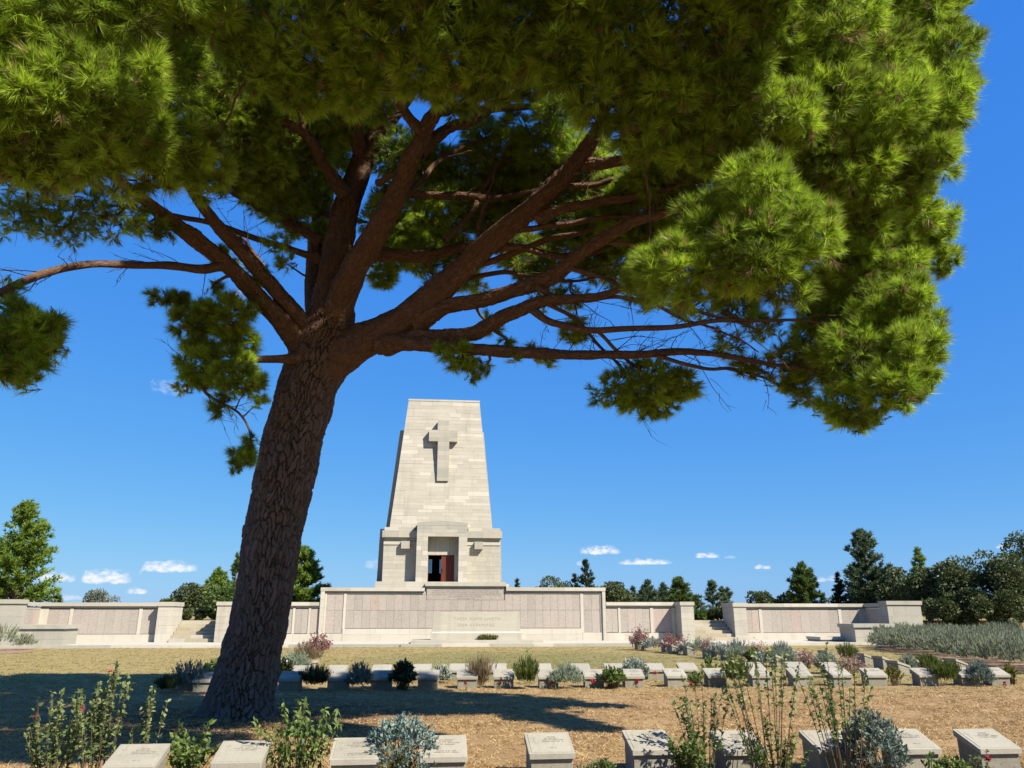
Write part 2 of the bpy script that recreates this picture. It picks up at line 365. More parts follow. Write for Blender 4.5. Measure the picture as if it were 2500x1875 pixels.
def chamfer_prism(name, prof, x0, x1, c, mat, parent=None):
    """profile in (y,z) extruded along x with small chamfers at the ends"""
    prof = [Vector(p_) for p_ in prof]; n = len(prof)
    cen = sum(prof, Vector((0, 0))) / n
    inn = [p_ + (cen - p_).normalized() * c * 1.4 for p_ in prof]
    V = []
    for x, pr in ((x0, inn), (x0 + c, prof), (x1 - c, prof), (x1, inn)):
        V += [(x, q[0], q[1]) for q in pr]
    F = [tuple(range(n)), tuple(range(4 * n - 1, 3 * n - 1, -1))]
    for k in range(3):
        for i in range(n):
            j = (i + 1) % n
            F.append((k * n + i, (k + 1) * n + i, (k + 1) * n + j, k * n + j))
    me = pymesh(name, V, F, mat)
    import bmesh
    bm = bmesh.new(); bm.from_mesh(me); bmesh.ops.recalc_face_normals(bm, faces=bm.faces); bm.to_mesh(me); bm.free()
    return link(name, me, parent) if parent is not False else me
def catmull(P, n_per):
    P = [Vector(p_) for p_ in P]; P = [P[0] * 2 - P[1]] + P + [P[-1] * 2 - P[-2]]; out = []
    for i in range(1, len(P) - 2):
        for k in range(n_per):
            t_ = k / n_per
            out.append(.5 * ((2 * P[i]) + (-P[i - 1] + P[i + 1]) * t_ + (2 * P[i - 1] - 5 * P[i] + 4 * P[i + 1] - P[i + 2]) * t_ ** 2
                             + (-P[i - 1] + 3 * P[i] - 3 * P[i + 1] + P[i + 2]) * t_ ** 3))
    out.append(P[-2]); return out
def tube(P, rad, seg=12, wob=0.0, seed=0, vscale=1.0):
    """P points, rad radii -> V, F(quads), UV in metres"""
    P = np.array([tuple(q) for q in P], float); rad = np.asarray(rad, float); n = len(P)
    T = np.gradient(P, axis=0); T /= np.linalg.norm(T, axis=1)[:, None] + 1e-9
    a = np.array([0, 0, 1.0]) if abs(T[0][2]) < .9 else np.array([0, -1.0, 0])
    u = np.cross(a, T[0]); u /= np.linalg.norm(u); U = []
    for i in range(n):
        u = u - T[i] * np.dot(u, T[i]); u /= np.linalg.norm(u); U.append(u)
    U = np.array(U); W = np.cross(T, U)
    ang = np.linspace(0, 2 * np.pi, seg + 1)
    Rr = rad[:, None] * np.ones(seg + 1)[None]
    if wob > 0:
        r_ = np.random.default_rng(seed)
        for k in range(5):
            fa = r_.integers(1, 4); fb = r_.uniform(2, 9); ph = r_.uniform(0, 6.28); ph2 = r_.uniform(0, 6.28)
            s = np.linspace(0, 1, n) * fb * min(3.0, max(1, n / 20))
            Rr *= 1 + wob * .5 * np.sin(fa * ang[None] + ph + np.sin(s[:, None] + ph2) * 1.5) * np.sin(s[:, None] + ph)
    V = P[:, None] + U[:, None] * (np.cos(ang)[None, :, None] * Rr[..., None]) + W[:, None] * (np.sin(ang)[None, :, None] * Rr[..., None])
    ln = np.concatenate([[0], np.cumsum(np.linalg.norm(np.diff(P, axis=0), axis=1))])
    uv = np.stack(np.broadcast_arrays(ang[None] * rad[:, None].mean(), ln[:, None]), -1).reshape(-1, 2)
    m = seg + 1
    i = np.arange(n - 1)[:, None] * m + np.arange(seg)[None]
    F = np.stack([i, i + 1, i + m + 1, i + m], -1).reshape(-1, 4)
    return V.reshape(-1, 3), F, uv, (ang, ln, U, W, T)
def unit(a): return a / (np.linalg.norm(a, axis=-1, keepdims=True) + 1e-9)
def rdir(n): return unit(rng.normal(size=(n, 3)))
def blades(P, D, Ln, W, side=None):
    """thin pointed triangles from P along D"""
    n = len(P); D = unit(D); s = rdir(n) if side is None else side
    s = unit(np.cross(D, s)); W = np.broadcast_to(W, n)[:, None] * .5; Ln = np.broadcast_to(Ln, n)[:, None]
    V = np.stack([P - s * W, P + s * W, P + D * Ln], 1).reshape(-1, 3)
    return V, np.arange(3 * n).reshape(-1, 3)
def leaves(P, D, Nn, Ln, W, fold=.25, tip=0.62):
    """pointed folded leaves of four triangles"""
    n = len(P); D = unit(D); s = unit(np.cross(D, Nn)); nn = np.cross(s, D)
    W = np.broadcast_to(W, n)[:, None] * .5; Ln = np.broadcast_to(Ln, n)[:, None]
    m = P + D * Ln * .45; droop = -nn * Ln * .08
    V = np.stack([P, m + s * W + nn * W * fold, P + D * Ln + droop, m - s * W + nn * W * fold, m], 1).reshape(-1, 3)
    b_ = np.arange(n)[:, None] * 5
    F = np.concatenate([b_ + np.array([[0, 1, 4]]), b_ + np.array([[1, 2, 4]]), b_ + np.array([[2, 3, 4]]), b_ + np.array([[3, 0, 4]])], 1).reshape(-1, 3)
    return V, F
class Acc:
    def __init__(s): s.V = []; s.F = []; s.T = []; s.n = 0
    def add(s, V, F, t):
        s.V.append(V); s.F.append(F + s.n); s.n += len(V); s.T.append(np.broadcast_to(np.asarray(t, float), len(F)))
    def mesh(s, name, mat):
        return npmesh(name, np.concatenate(s.V), np.concatenate(s.F), mat, tint=np.clip(np.concatenate(s.T), 0, 1))
def ordinal(i):
    return ['first', 'second', 'third', 'fourth', 'fifth', 'sixth', 'seventh', 'eighth', 'ninth', 'tenth', 'eleventh', 'twelfth', 'thirteenth',
            'fourteenth', 'fifteenth', 'sixteenth', 'seventeenth', 'eighteenth', 'nineteenth', 'twentieth', 'twenty-first', 'twenty-second'][i]

# ------------------------------------------------------------------ ground
def sheet(name, pts, mat, kind='structure'):
    o = link(name, pymesh(name, pts, [tuple(range(len(pts)))], mat)); tag(o, kind=kind); return o
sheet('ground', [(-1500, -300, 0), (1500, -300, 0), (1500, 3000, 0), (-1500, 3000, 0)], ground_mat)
# ------------------------------------------------------------------ the memorial, in the frame of its wall (x along the wall, y into it)
DEL = R(6); OX, OY = -4.0732, 48.7594
def froot(name, x=0, y=0, z=0):
    c_, s_ = math.cos(DEL), math.sin(DEL)
    return empty(name, (OX + x * c_ - y * s_, OY + x * s_ + y * c_, z), DEL)
def fw(x, y, z=0):
    c_, s_ = math.cos(DEL), math.sin(DEL)
    return Vector((OX + x * c_ - y * s_, OY + x * s_ + y * c_, z))
# raised ground behind the wall
def ftop(name, x0, x1, y0, y1, z, mat):
    q = [fw(x0, y0, z), fw(x1, y0, z), fw(x1, y1, z), fw(x0, y1, z), fw(x0, y0, -.2), fw(x1, y0, -.2), fw(x1, y1, -.2), fw(x0, y1, -.2)]
    o = link(name, pymesh(name, q, [(0, 1, 2, 3), (4, 5, 1, 0), (5, 6, 2, 1), (6, 7, 3, 2), (7, 4, 0, 3)], mat)); return tag(o, kind='structure')
ftop('upper_terrace', -140, 150, 1.8, 300, 1.26, ground_mat)

# paved platform with its kerb stones
plat = ftop('platform', -22.5, 26.2, -4.95, .3, .13, limestone_pale)
x = -22.5; k = 0
while x < 26.1:
    ln = min(random.uniform(2.4, 4.2), 26.2 - x)
    if ln < .5: break
    o = block('kerb_stone', x + .004, x + ln - .004, -5.3, -4.94, -.08, .145 + random.uniform(-.006, .006), limestone_pale if random.random() < .35 else limestone_grey, None)
    mw = Matrix.Translation((OX, OY, 0)) @ Matrix.Rotation(DEL, 4, 'Z')
    p_ = mw @ Vector(o.location); o.location = p_; o.rotation_euler = (0, 0, DEL); o.parent = plat
    x += ln

def courses(z0, z1, hmin, hmax):
    zs = [z0]
    while zs[-1] < z1 - hmin * 1.2: zs.append(min(z1, zs[-1] + random.uniform(hmin, hmax)))
    if z1 - zs[-1] > 1e-6:
        if z1 - zs[-1] < hmin * .6: zs[-1] = z1
        else: zs.append(z1)
    return zs
def ashlar(parent, x0, x1, z0, z1, yf, dep, mat, hmin=.22, hmax=.36, lmin=.6, lmax=1.5, name='stone'):
    zs = courses(z0, z1, hmin, hmax)
    for a, b_ in zip(zs, zs[1:]):
        x = x0 - random.uniform(0, .5)
        while x < x1 - .02:
            e = x + random.uniform(lmin, lmax)
            if e > x1 - .25: e = x1
            xa, xb = max(x, x0), min(e, x1)
            if xb - xa > .03:
                block(name, xa + .0025, xb - .0025, yf - random.uniform(0, .006), yf + dep, a + .0025, b_ - .0025, mat, parent)
            x = e
def coping(parent, x0, x1, y0, y1, z0, z1, mat=None, lmin=1.3, lmax=2.6):
    x = x0
    while x < x1 - .05:
        e = min(x1, x + random.uniform(lmin, lmax))
        if x1 - e < .5: e = x1
        block('coping_stone', x + .002, e - .002, y0 - random.uniform(0, .004), y1, z0, z1 + random.uniform(-.004, .004), mat or (limestone if random.random() < .55 else limestone_pale), parent)
        x = e
def panels(parent, x0, x1, zrows, ncol, yf=.0, dep=.07):
    wd = (x1 - x0) / ncol
    for r_ in range(len(zrows) - 1):
        for c_ in range(ncol):
            block('name_panel', x0 + c_ * wd + .004, x0 + (c_ + 1) * wd - .004, yf + random.uniform(-.004, .004), yf + dep, zrows[r_] + .006, zrows[r_ + 1] - .006, panel_mat, parent)
PB = .13     # platform level

# --- centre wall
cw = froot('name_wall')
tag(cw, 'long pale stone wall of name panels below the tower, stepped up in its middle', 'wall')
block('core', -7.3, 9.82, .08, 1.2, -.1, 2.98, core_mat, cw)
block('core', -13.2, 15.1, .1, .95, -.1, 2.1, core_mat, cw)
# plinth
ashlar(cw, -5.95, 8.4, PB, .84, -.06, .13, limestone_pale, .3, .4, 1.2, 2.4)
ashlar(cw, -7.3, -5.96, PB, .57, -.06, .13, limestone_pale, .3, .4, .6, 1.2)
ashlar(cw, 8.41, 9.82, PB, .60, -.06, .13, limestone_pale, .3, .4, .6, 1.2)
# panel fields
panels(cw, -6.97, -5.99, [.58, 1.88, 2.80], 2); panels(cw, -5.82, -1.10, [.86, 1.88, 2.80], 10)
panels(cw, -1.10, 3.67, [.86, 1.88, 2.49], 10)
panels(cw, 3.67, 8.30, [.86, 1.90, 2.84], 10); panels(cw, 8.50, 9.53, [.60, 1.90, 2.84], 2)
for xa, xb, za, zb in ((-5.985, -5.825, .57, 2.86), (8.305, 8.495, .6, 2.88), (-7.09, -6.975, .57, 2.86), (9.535, 9.66, .6, 2.9)):
    block('pilaster', xa, xb, -.035, .08, za, zb, limestone_pale, cw)
block('band', -6.97, -1.14, -.02, .08, 2.805, 2.86, limestone_pale, cw); block('band', 3.70, 9.53, -.02, .08, 2.845, 2.90, limestone_pale, cw)
block('band', -7.08, -1.14, .03, .08, 2.863, 2.985, limestone_grey, cw); block('band', 3.70, 9.65, .03, .08, 2.903, 3.02, limestone_grey, cw)
coping(cw, -7.36, -1.2, -.16, 1.25, 2.99, 3.19); coping(cw, 3.72, 9.88, -.16, 1.25, 3.03, 3.24)
for xa, xb, zt in ((-7.34, -7.1, 2.985), (9.665, 9.86, 3.025)):
    ashlar(cw, xa, xb, PB, zt, -.14, 1.2, limestone_pale, .4, .7, .5, .6)
# raised middle with the dedication
block('core', -1.14, 3.68, .08, 1.2, 2.985, 3.3, core_mat, cw)
ded = block('inscription_slab', -1.08, 3.62, -.012, .075, 2.495, 3.22, panel_mat, cw)
block('band', -1.13, 3.68, -.03, .078, 3.223, 3.29, limestone_grey, cw)
coping(cw, -1.19, 3.715, -.15, 1.25, 3.295, 3.50, limestone)
coping(cw, 3.72, 3.9, -.13, 1.2, 3.245, 3.44, limestone_pale)

def text_mesh(name, lines, cap, width, gap, mat, align='CENTER', space=1.1):
    cu = bpy.data.curves.new(name, 'FONT'); cu.body = '\n'.join(lines); cu.align_x = align
    cu.size = cap / .70; cu.space_line = gap / cu.size; cu.space_character = space; cu.resolution_u = 1; cu.extrude = .0
    o = bpy.data.objects.new(name, cu); COL.objects.link(o); bpy.context.view_layer.update()
    dg = bpy.context.evaluated_depsgraph_get(); me = bpy.data.meshes.new_from_object(o.evaluated_get(dg)); bpy.data.objects.remove(o)
    co = np.empty(len(me.vertices) * 3, np.float32); me.vertices.foreach_get('co', co); co = co.reshape(-1, 3)
    x0, x1 = co[:, 0].min(), co[:, 0].max()
    s_ = min(1.0, width / (x1 - x0)) if align == 'CENTER' else 1.0
    V = np.stack([co[:, 0] * s_, co[:, 2] * 0, co[:, 1]], 1)
    me.vertices.foreach_set('co', V.ravel()); me.materials.clear(); me.materials.append(mat); me.update(); return me
b = NB('panel_lettering'); b.color((.27, .23, .19)); panel_letter = b.m
lines = ['TO THE GLORY OF GOD AND IN LASTING MEMORY OF 3268 AUSTRALIAN SOLDIERS WHO FOUGHT',
         'ON GALLIPOLI IN 1915 AND HAVE NO KNOWN GRAVES AND 456 NEW ZEALAND SOLDIERS WHOSE NAMES',
         'ARE NOT RECORDED IN OTHER AREAS OF THE PENINSULA BUT WHO FELL IN THE ANZAC AREA AND HAVE',
         'NO KNOWN GRAVES AND ALSO OF 960 AUSTRALIANS AND 252 NEW ZEALANDERS WHO FIGHTING ON GALLIPOLI',
         'IN 1915 INCURRED MORTAL WOUNDS OR SICKNESS', 'AND FOUND BURIAL AT SEA']
o = link('inscription', text_mesh('inscription', lines, .062, 4.3, .112, panel_letter), cw); o.location = (1.27, -.0175, 3.10); o['kind'] = 'stuff'

# low parts of the centre wall, left and right, ending in piers beside the steps
panels(cw, 9.69 + .2, 10.64, [.60, 2.0], 2); panels(cw, 10.79, 12.65, [.60, 2.0], 4); panels(cw, 12.86, 14.01, [.60, 2.0], 2)
for xa, xb in ((10.645, 10.785), (12.655, 12.855), (14.015, 14.24)):
    block('pilaster', xa, xb, -.035, .1, .58, 2.04, limestone_pale, cw)
ashlar(cw, 9.87, 14.24, PB, .575, -.06, .16, limestone_pale, .3, .4, 1.2, 2.2)
block('band', 9.87, 14.24, .03, .1, 2.045, 2.17, limestone_grey, cw)
coping(cw, 9.885, 14.22, -.15, 1.0, 2.175, 2.38)
panels(cw, -8.75, -7.99, [.58, 1.97], 2); panels(cw, -7.85, -7.37, [.58, 1.97], 1); panels(cw, -10.6, -8.9, [.58, 1.97], 4); panels(cw, -11.8, -10.75, [.58, 1.97], 2)
for xa, xb in ((-7.985, -7.855), (-8.895, -8.755), (-10.745, -10.605), (-12.1, -11.805)):
    block('pilaster', xa, xb, -.035, .1, .56, 2.02, limestone_pale, cw)
ashlar(cw, -12.1, -7.365, PB, .555, -.06, .16, limestone_pale, .3, .4, 1.2, 2.2)
block('band', -12.1, -7.365, .03, .1, 2.025, 2.14, limestone_grey, cw)
coping(cw, -12.1, -7.385, -.15, 1.0, 2.145, 2.345)
# end piers
ashlar(cw, 14.25, 15.05, PB, 2.17, -1.2, 2.2, limestone, .24, .4, .8, .9); block('coping_stone', 14.2, 15.1, -1.26, 1.05, 2.173, 2.385, limestone, cw)
ashlar(cw, -12.95, -12.12, PB, 2.14, -1.2, 2.2, limestone, .24, .4, .8, .9); block('coping_stone', -13.0, -12.07, -1.26, 1.05, 2.143, 2.35, limestone, cw)

# --- steps on both sides
def steps(name, x0, x1, label):
    r_ = froot(name, (x0 + x1) / 2, -.3)
    tag(r_, label, 'steps')
    n = 6; h_ = (1.29 - PB) / n
    for i in range(n):
        zt = PB + h_ * (i + 1); yf = -.75 + i * .40
        x = x0 - (x0 + x1) / 2; xe = x1 - (x0 + x1) / 2
        while x < xe - .02:
            e = min(xe, x + random.uniform(.8, 1.7))
            if xe - e < .4: e = xe
            block('step_stone', x + .002, e - .002, yf + .3 - random.uniform(0, .006), 2.5, zt - h_ + .002, zt, limestone_step if random.random() < .6 else limestone, r_)
            x = e
steps('stone_steps', 15.07, 17.78, 'pale stone steps right of the long name wall, half in shadow')
steps('stone_steps', -15.55, -12.97, 'pale stone steps left of the long name wall, beside the leaning trunk')

# --- wing walls with their returns
def wing(sgn, xi, xo, label, lowlabel):
    """xi inner end, xo outer corner"""
    r_ = froot('wing_wall'); tag(r_, label, 'wall')
    a, b_ = min(xi, xo), max(xi, xo)
    pin = (xi, xi + sgn * .82)                         # inner pier
    p0, p1 = min(pin), max(pin)
    ashlar(r_, p0, p1, PB, 2.10, -.55, 1.9, limestone if sgn > 0 else limestone_pale, .26, .5, .8, .9)
    block('coping_stone', p0 - .05, p1 + .05, -.61, 1.4, 2.103, 2.34, limestone, r_)
    x0 = xi + sgn * .83
    f0, f1 = min(x0, xo), max(x0, xo)
    block('core', f0, f1, .09, .9, -.1, 2.04, core_mat, r_)
    ashlar(r_, f0, f1, PB, .555, -.06, .15, limestone_pale, .3, .4, 1.4, 2.6)
    xs = [(x0 + sgn * v[0], x0 + sgn * v[1]) for v in ((.06, 1.0), (1.2, 1.2 + (abs(xo - x0) - 3.0)), (abs(xo - x0) - 1.6, abs(xo - x0) - .45))]
    for (q0, q1), nc in zip(xs, (2, 8, 2)):
        panels(r_, min(q0, q1), max(q0, q1), [.57, 1.95], nc)
    cuts = [x0, xs[0][0], xs[0][1], xs[1][0], xs[1][1], xs[2][0], xs[2][1], xo]
    for i in range(0, 8, 2):
        q0, q1 = min(cuts[i], cuts[i + 1]), max(cuts[i], cuts[i + 1])
        if q1 - q0 > .03: block('pilaster', q0 + .004, q1 - .004, -.03, .09, .558, 1.985, limestone_pale, r_)
    block('band', f0, f1, .03, .09, 1.99, 2.10, limestone_grey, r_)
    coping(r_, f0 + .055, f1 - .055, -.15, .95, 2.103, 2.305)
    # return wall towards the viewer
    ro = (xo, xo + sgn * .8); q0, q1 = min(ro), max(ro)
    block('core', q0 + (.08 if sgn > 0 else 0), q1 - (0 if sgn > 0 else .08), -1.9, .9, -.1, 2.06, core_mat, r_)
    xf = xo                                              # inner face plane
    for i in range(4):
        y0 = -1.75 + i * .43
        fx = (xf - .0, xf + sgn * .075)
        block('name_panel', min(fx), max(fx), y0 + .004, y0 + .426, .57, 1.95, panel_mat, r_)
    for (y0, y1, z0, z1) in ((-1.9, -.06, PB, .565), (-1.9, -.06, 1.955, 2.06), (-.06 + .0, .02, .57, 1.95)):
        fx = (xf - sgn * .02, xf + sgn * .078); block('band', min(fx), max(fx), y0, y1 - .003, z0, z1, limestone_pale, r_)
    fx = (xf - sgn * .10, xf + sgn * .85); block('coping_stone', min(fx), max(fx), -1.9, .93, 2.106, 2.31, limestone, r_)
    # end pier of the return
    pe = (xo - sgn * .1, xo + sgn * 2.05); q0, q1 = min(pe), max(pe)
    for z0, z1 in zip([-.05, .5, 1.0, 1.55], [.5, 1.0, 1.55, 2.2]):
        ashlar(r_, q0, q1, z0, z1, -2.75, .84, limestone_grey, .5, .6, .7, 1.3)
    coping(r_, q0 - .07, q1 + .07, -2.82, -1.89, 2.203, 2.43, limestone_grey, .9, 1.4)
    # low wall in front
    lw = froot('low_wall', xo - sgn * 2.0, -4.0); tag(lw, lowlabel, 'wall')
    u0, u1 = (-1.35, .95) if sgn > 0 else (-.95, 1.35)
    ashlar(lw, u0, u1, -.05, .93, -.6, 1.7, limestone_grey, .4, .5, .9, 1.5)
    block('coping_stone', u0 - .1, u1 + .1, -.7, 1.14, .933, 1.13, limestone_grey, lw)
    return r_
wr = wing(1, 17.8, 26.65, 'right wing wall of name panels with a shaded return, beside the lavender bed', 'low coped stone wall in front of the right wing, next to the grey lavender bed')
wl = wing(-1, -15.57, -23.0, 'left wing wall of name panels, left of the trunk', 'low coped stone wall in front of the left wing wall')
be = froot('stone_bench', 23.0, -2.0, PB); tag(be, 'low pale stone bench slab in front of the right wing panels', 'bench')
block('seat_slab', -1.15, 1.3, -1.3, .5, .1, .26, limestone_pale, be); block('base', -1.1, 1.25, -1.2, .45, .0, .098, limestone_grey, be)

# --- altar stone in front
al = froot('altar_stone', 1.74, -3.0, PB); tag(al, 'great pale altar stone lettered THEIR NAME LIVETH FOR EVERMORE on two steps', 'altar')
def frustum(name, xa, xb, ya, yb, z0, xa2, xb2, ya2, yb2, z1, mat, parent):
    return hexa(name, [(xa, ya, z0), (xb, ya, z0), (xb, yb, z0), (xa, yb, z0)], [(xa2, ya2, z1), (xb2, ya2, z1), (xb2, yb2, z1), (xa2, yb2, z1)], mat, parent)
frustum('block', -2.46, 2.46, -.53, .45, .60, -2.40, 2.40, -.50, .42, 1.66, limestone, al)
frustum('moulding', -2.52, 2.52, -.60, .51, .53, -2.46, 2.46, -.53, .45, .60, limestone_pale, al)
frustum('base', -2.53, 2.53, -.61, .52, .17, -2.52, 2.52, -.60, .51, .53, limestone, al)
x = -3.6
while x < 3.59:
    e = min(3.6, x + random.uniform(1.3, 2.2)); e = 3.6 if 3.6 - e < .6 else e
    block('step_stone', x + .002, e - .002, -1.5, 1.0, .012, .168, limestone, al); x = e
x = -4.1
while x < 4.0:
    e = min(4.0, x + random.uniform(1.6, 2.8)); e = 4.0 if 4.0 - e < .6 else e
    block('step_stone', x + .002, e - .002, -2.42, -1.5, -.14, .010 + random.uniform(0, .004), limestone_grey if random.random() < .6 else limestone_pale, al); x = e
o = link('lettering', text_mesh('lettering', ['THEIR NAME LIVETH'], .155, 2.6, .4, letter_mat, space=1.35), al); o.location = (.03, -.5175, 1.21); o.rotation_euler = (-.028, 0, 0); o['kind'] = 'stuff'
o = link('lettering', text_mesh('lettering', ['FOR EVERMORE'], .155, 2.05, .4, letter_mat, space=1.35), al); o.location = (.0, -.5275, .875); o.rotation_euler = (-.028, 0, 0); o['kind'] = 'stuff'
# wreath leaning on the altar stone
wt = empty('wreath', fw(2.35, -3.72, PB + .17), DEL); tag(wt, 'low dried wreath of green and brown leaves on the altar step', 'wreath')
a = Acc(); n = 900; th_ = rng.uniform(0, 6.283, n); rr = .14 + rng.normal(0, .035, n)
Pp = np.stack([np.cos(th_) * rr * 2.9, np.sin(th_) * rr * .8, .09 + np.abs(rng.normal(0, .06, n)) + .05 * np.sin(th_)], 1)
a.add(*leaves(Pp, rdir(n) + np.array([0, 0, .4]), rdir(n), rng.uniform(.05, .1, n), .04), np.repeat(rng.uniform(0, 1, n), 4))
link('leaves', a.mesh('leaves', m_yellow), wt)
a = Acc(); a.add(*leaves(Pp * np.array([1, 1, .8]), rdir(n), rdir(n), rng.uniform(.05, .1, n), .05), np.repeat(rng.uniform(0, 1, n), 4)); link('leaves', a.mesh('leaves', m_darkleafy), wt)

# --- tower
TY = 2.5; XC = -.27
tw = froot('memorial_tower', XC, TY, 1.26); tag(tw, 'tall tapering pale limestone tower with a cross in relief above its doorway', 'tower')
Z0 = -1.26      # local z = world z - 1.26
def zz(v): return v + Z0
SB, ST, SZ0, SZ1 = 3.34, 2.45, 6.9, 15.8      # shaft half width bottom/top, heights
def half(z): return SB + (ST - SB) * (z - SZ0) / (SZ1 - SZ0)
SLOPE = .10
def yface(z): return SLOPE * (z - SZ0)       # front face leans back
DEP = 6.4
def shaftbox(name, hb, ht, y0b, y0t, y1b, y1t, z0, z1, mat):
    return frustum(name, -hb, hb, y0b, y1b, zz(z0), -ht, ht, y0t, y1t, zz(z1), mat, tw)
shaftbox('core', SB - .05, ST - .05, .06, yface(SZ1) + .05, DEP, DEP - .75, 6.4, SZ1 - .03, core_mat)
block('core', -3.5, -.84, .2, 6.0, zz(3.0), zz(6.42), core_mat, tw); block('core', 1.13, 3.5, .2, 6.0, zz(3.0), zz(6.42), core_mat, tw); block('core', -.84, 1.13, .21, 6.0, zz(5.45), zz(6.42), core_mat, tw)
# shaft front: individual stones
zs = courses(SZ0, SZ1, .19, .31)
cnt = 0
for z0, z1 in zip(zs, zs[1:]):
    h0, h1 = half(z0), half(z1); x = -h0 - random.uniform(0, .5)
    while x < h0 - .02:
        e = x + random.uniform(.75, 1.55)
        if e > h0 - .4: e = h0
        l0, r0 = max(x, -h0), min(e, h0)
        l1 = -h1 if l0 <= -h0 + 1e-6 else l0; r1 = h1 if e >= h0 - 1e-6 else r0
        if r0 - l0 > .04:
            pr = -random.uniform(0, .012); g = .002
            hexa('stone', [(l0 + g, yface(z0) + pr, zz(z0) + g), (r0 - g, yface(z0) + pr, zz(z0) + g), (r0 - g, yface(z0) + .5, zz(z0) + g), (l0 + g, yface(z0) + .5, zz(z0) + g)],
                 [(l1 + g, yface(z1) + pr, zz(z1) - g), (r1 - g, yface(z1) + pr, zz(z1) - g), (r1 - g, yface(z1) + .5, zz(z1) - g), (l1 + g, yface(z1) + .5, zz(z1) - g)],
                 limestone_pale if random.random() < .14 else limestone, tw); cnt += 1
        x = e
# the other stones of the shaft's sides and back, joined
def ring_stones(mat, h_fn, z0, z1, yb, ye_fn, name):
    V = []; F = []
    for sg in (-1, 1):
        zs_ = courses(z0, z1, .2, .32)
        for a0, a1 in zip(zs_, zs_[1:]):
            y = yb + random.uniform(-.4, 0)
            while y < ye_fn(a0):
                e = min(ye_fn(a0), y + random.uniform(.7, 1.5)); ys = max(y, yb)
                pr = random.uniform(0, .012); b0, b1 = sg * (h_fn(a0) + pr), sg * (h_fn(a1) + pr); i0, i1 = sg * (h_fn(a0) - .3), sg * (h_fn(a1) - .3)
                k = len(V); g = .003
                V += [(b0, ys + g, zz(a0) + g), (b0, e - g, zz(a0) + g), (i0, e - g, zz(a0) + g), (i0, ys + g, zz(a0) + g), (b1, ys + g, zz(a1) - g), (b1, e - g, zz(a1) - g), (i1, e - g, zz(a1) - g), (i1, ys + g, zz(a1) - g)]
                F += [(k + i for i in q) for q in ((3, 2, 1, 0), (4, 5, 6, 7), (0, 1, 5, 4), (1, 2, 6, 5), (2, 3, 7, 6), (3, 0, 4, 7))]
                y = e
    o = link(name, pymesh(name, V, [tuple(f) for f in F], mat), tw); o['kind'] = 'stuff'
ring_stones(limestone_grey, lambda z: half(z) - .002, SZ0, SZ1 - .02, 1.2, lambda z: DEP - .75, 'side_stones')
# side buttresses, set back, lower than the shaft
for sg in (-1, 1):
    zt = 13.75; zs_ = courses(SZ0 + .1, zt, .3, .45)
    for a0, a1 in zip(zs_, zs_[1:]):
        ex = .30 if sg < 0 else .12; o0, o1 = half(a0) + ex, half(a1) + ex
        xs0 = sorted((sg * o0, sg * (half(a0) - .3))); xs1 = sorted((sg * o1, sg * (half(a1) - .3)))
        hexa('buttress_stone', [(xs0[0], 1.15, zz(a0) + .002), (xs0[1], 1.15, zz(a0) + .002), (xs0[1], 4.8, zz(a0) + .002), (xs0[0], 4.8, zz(a0) + .002)],
             [(xs1[0], 1.15, zz(a1) - .002), (xs1[1], 1.15, zz(a1) - .002), (xs1[1], 4.8, zz(a1) - .002), (xs1[0], 4.8, zz(a1) - .002)], limestone_grey, tw)
    # lower body buttress
    zs_ = courses(3.0, 7.05, .35, .5)
    for a0, a1 in zip(zs_, zs_[1:]):
        xs0 = sorted((sg * (3.98 + (7.05 - a0) * .02), sg * 3.2))
        block('buttress_stone', xs0[0], xs0[1], 1.0, 5.6, zz(a0) + .002, zz(a1) - .002, limestone_grey, tw)
# top slab
block('coping_stone', -ST - .02, -.3, yface(SZ1) - .03, DEP - .7, zz(SZ1), zz(15.93), limestone, tw); block('coping_stone', -.296, ST + .02, yface(SZ1) - .03, DEP - .7, zz(SZ1), zz(15.93), limestone_pale, tw)
# lower body front
YB = -.35
for x0, x1 in ((-3.64, -1.56), (1.62, 3.83)):
    ashlar(tw, x0, x1, zz(3.60), zz(5.92), YB, 1.9, limestone, .2, .32, .6, 1.3)
    block('band', x0 + .0, x1 - .0, YB - .05, .8, zz(5.925), zz(6.12), limestone_pale, tw)
    block('band', x0 + .03, x1 - .03, YB + .02, .8, zz(6.123), zz(6.37), limestone, tw)
    xx = x0 - .1 if x0 < 0 else x0
    xe = x1 if x0 < 0 else x1 + .1
    mid_ = xx + (xe - xx) * random.uniform(.4, .6)
    for u0, u1, mt in ((xx, mid_ - .002, limestone_grey), (mid_ + .002, xe, limestone)):
        block('cornice_stone', u0, u1, YB - .22, 2.0, zz(6.373), zz(6.80), mt, tw)
    for u0, u1, mt in ((xx + .12, mid_ - .002, limestone_pale), (mid_ + .002, xe - .12, limestone)):
        block('cornice_stone', u0, u1, YB - .05, 2.0, zz(6.803), zz(7.02), mt, tw)
for cx_ in (-2.25, 2.42):
    o = block('corbel', cx_ - .27, cx_ + .27, YB - .32, YB, zz(5.66), zz(6.13), limestone_grey, tw)
# plinth
x = -4.0
while x < 4.0:
    e = min(4.05, x + random.uniform(1.0, 2.0)); e = 4.05 if 4.05 - e < .5 else e
    block('plinth_stone', x + .002, e - .002, -1.35, 5.9, zz(3.0), zz(3.60), limestone if random.random() < .6 else limestone_pale, tw); x = e
ftop('tower_base_terrace', -4.6, 4.2, 1.2, 9.5, 3.01, limestone_grey)
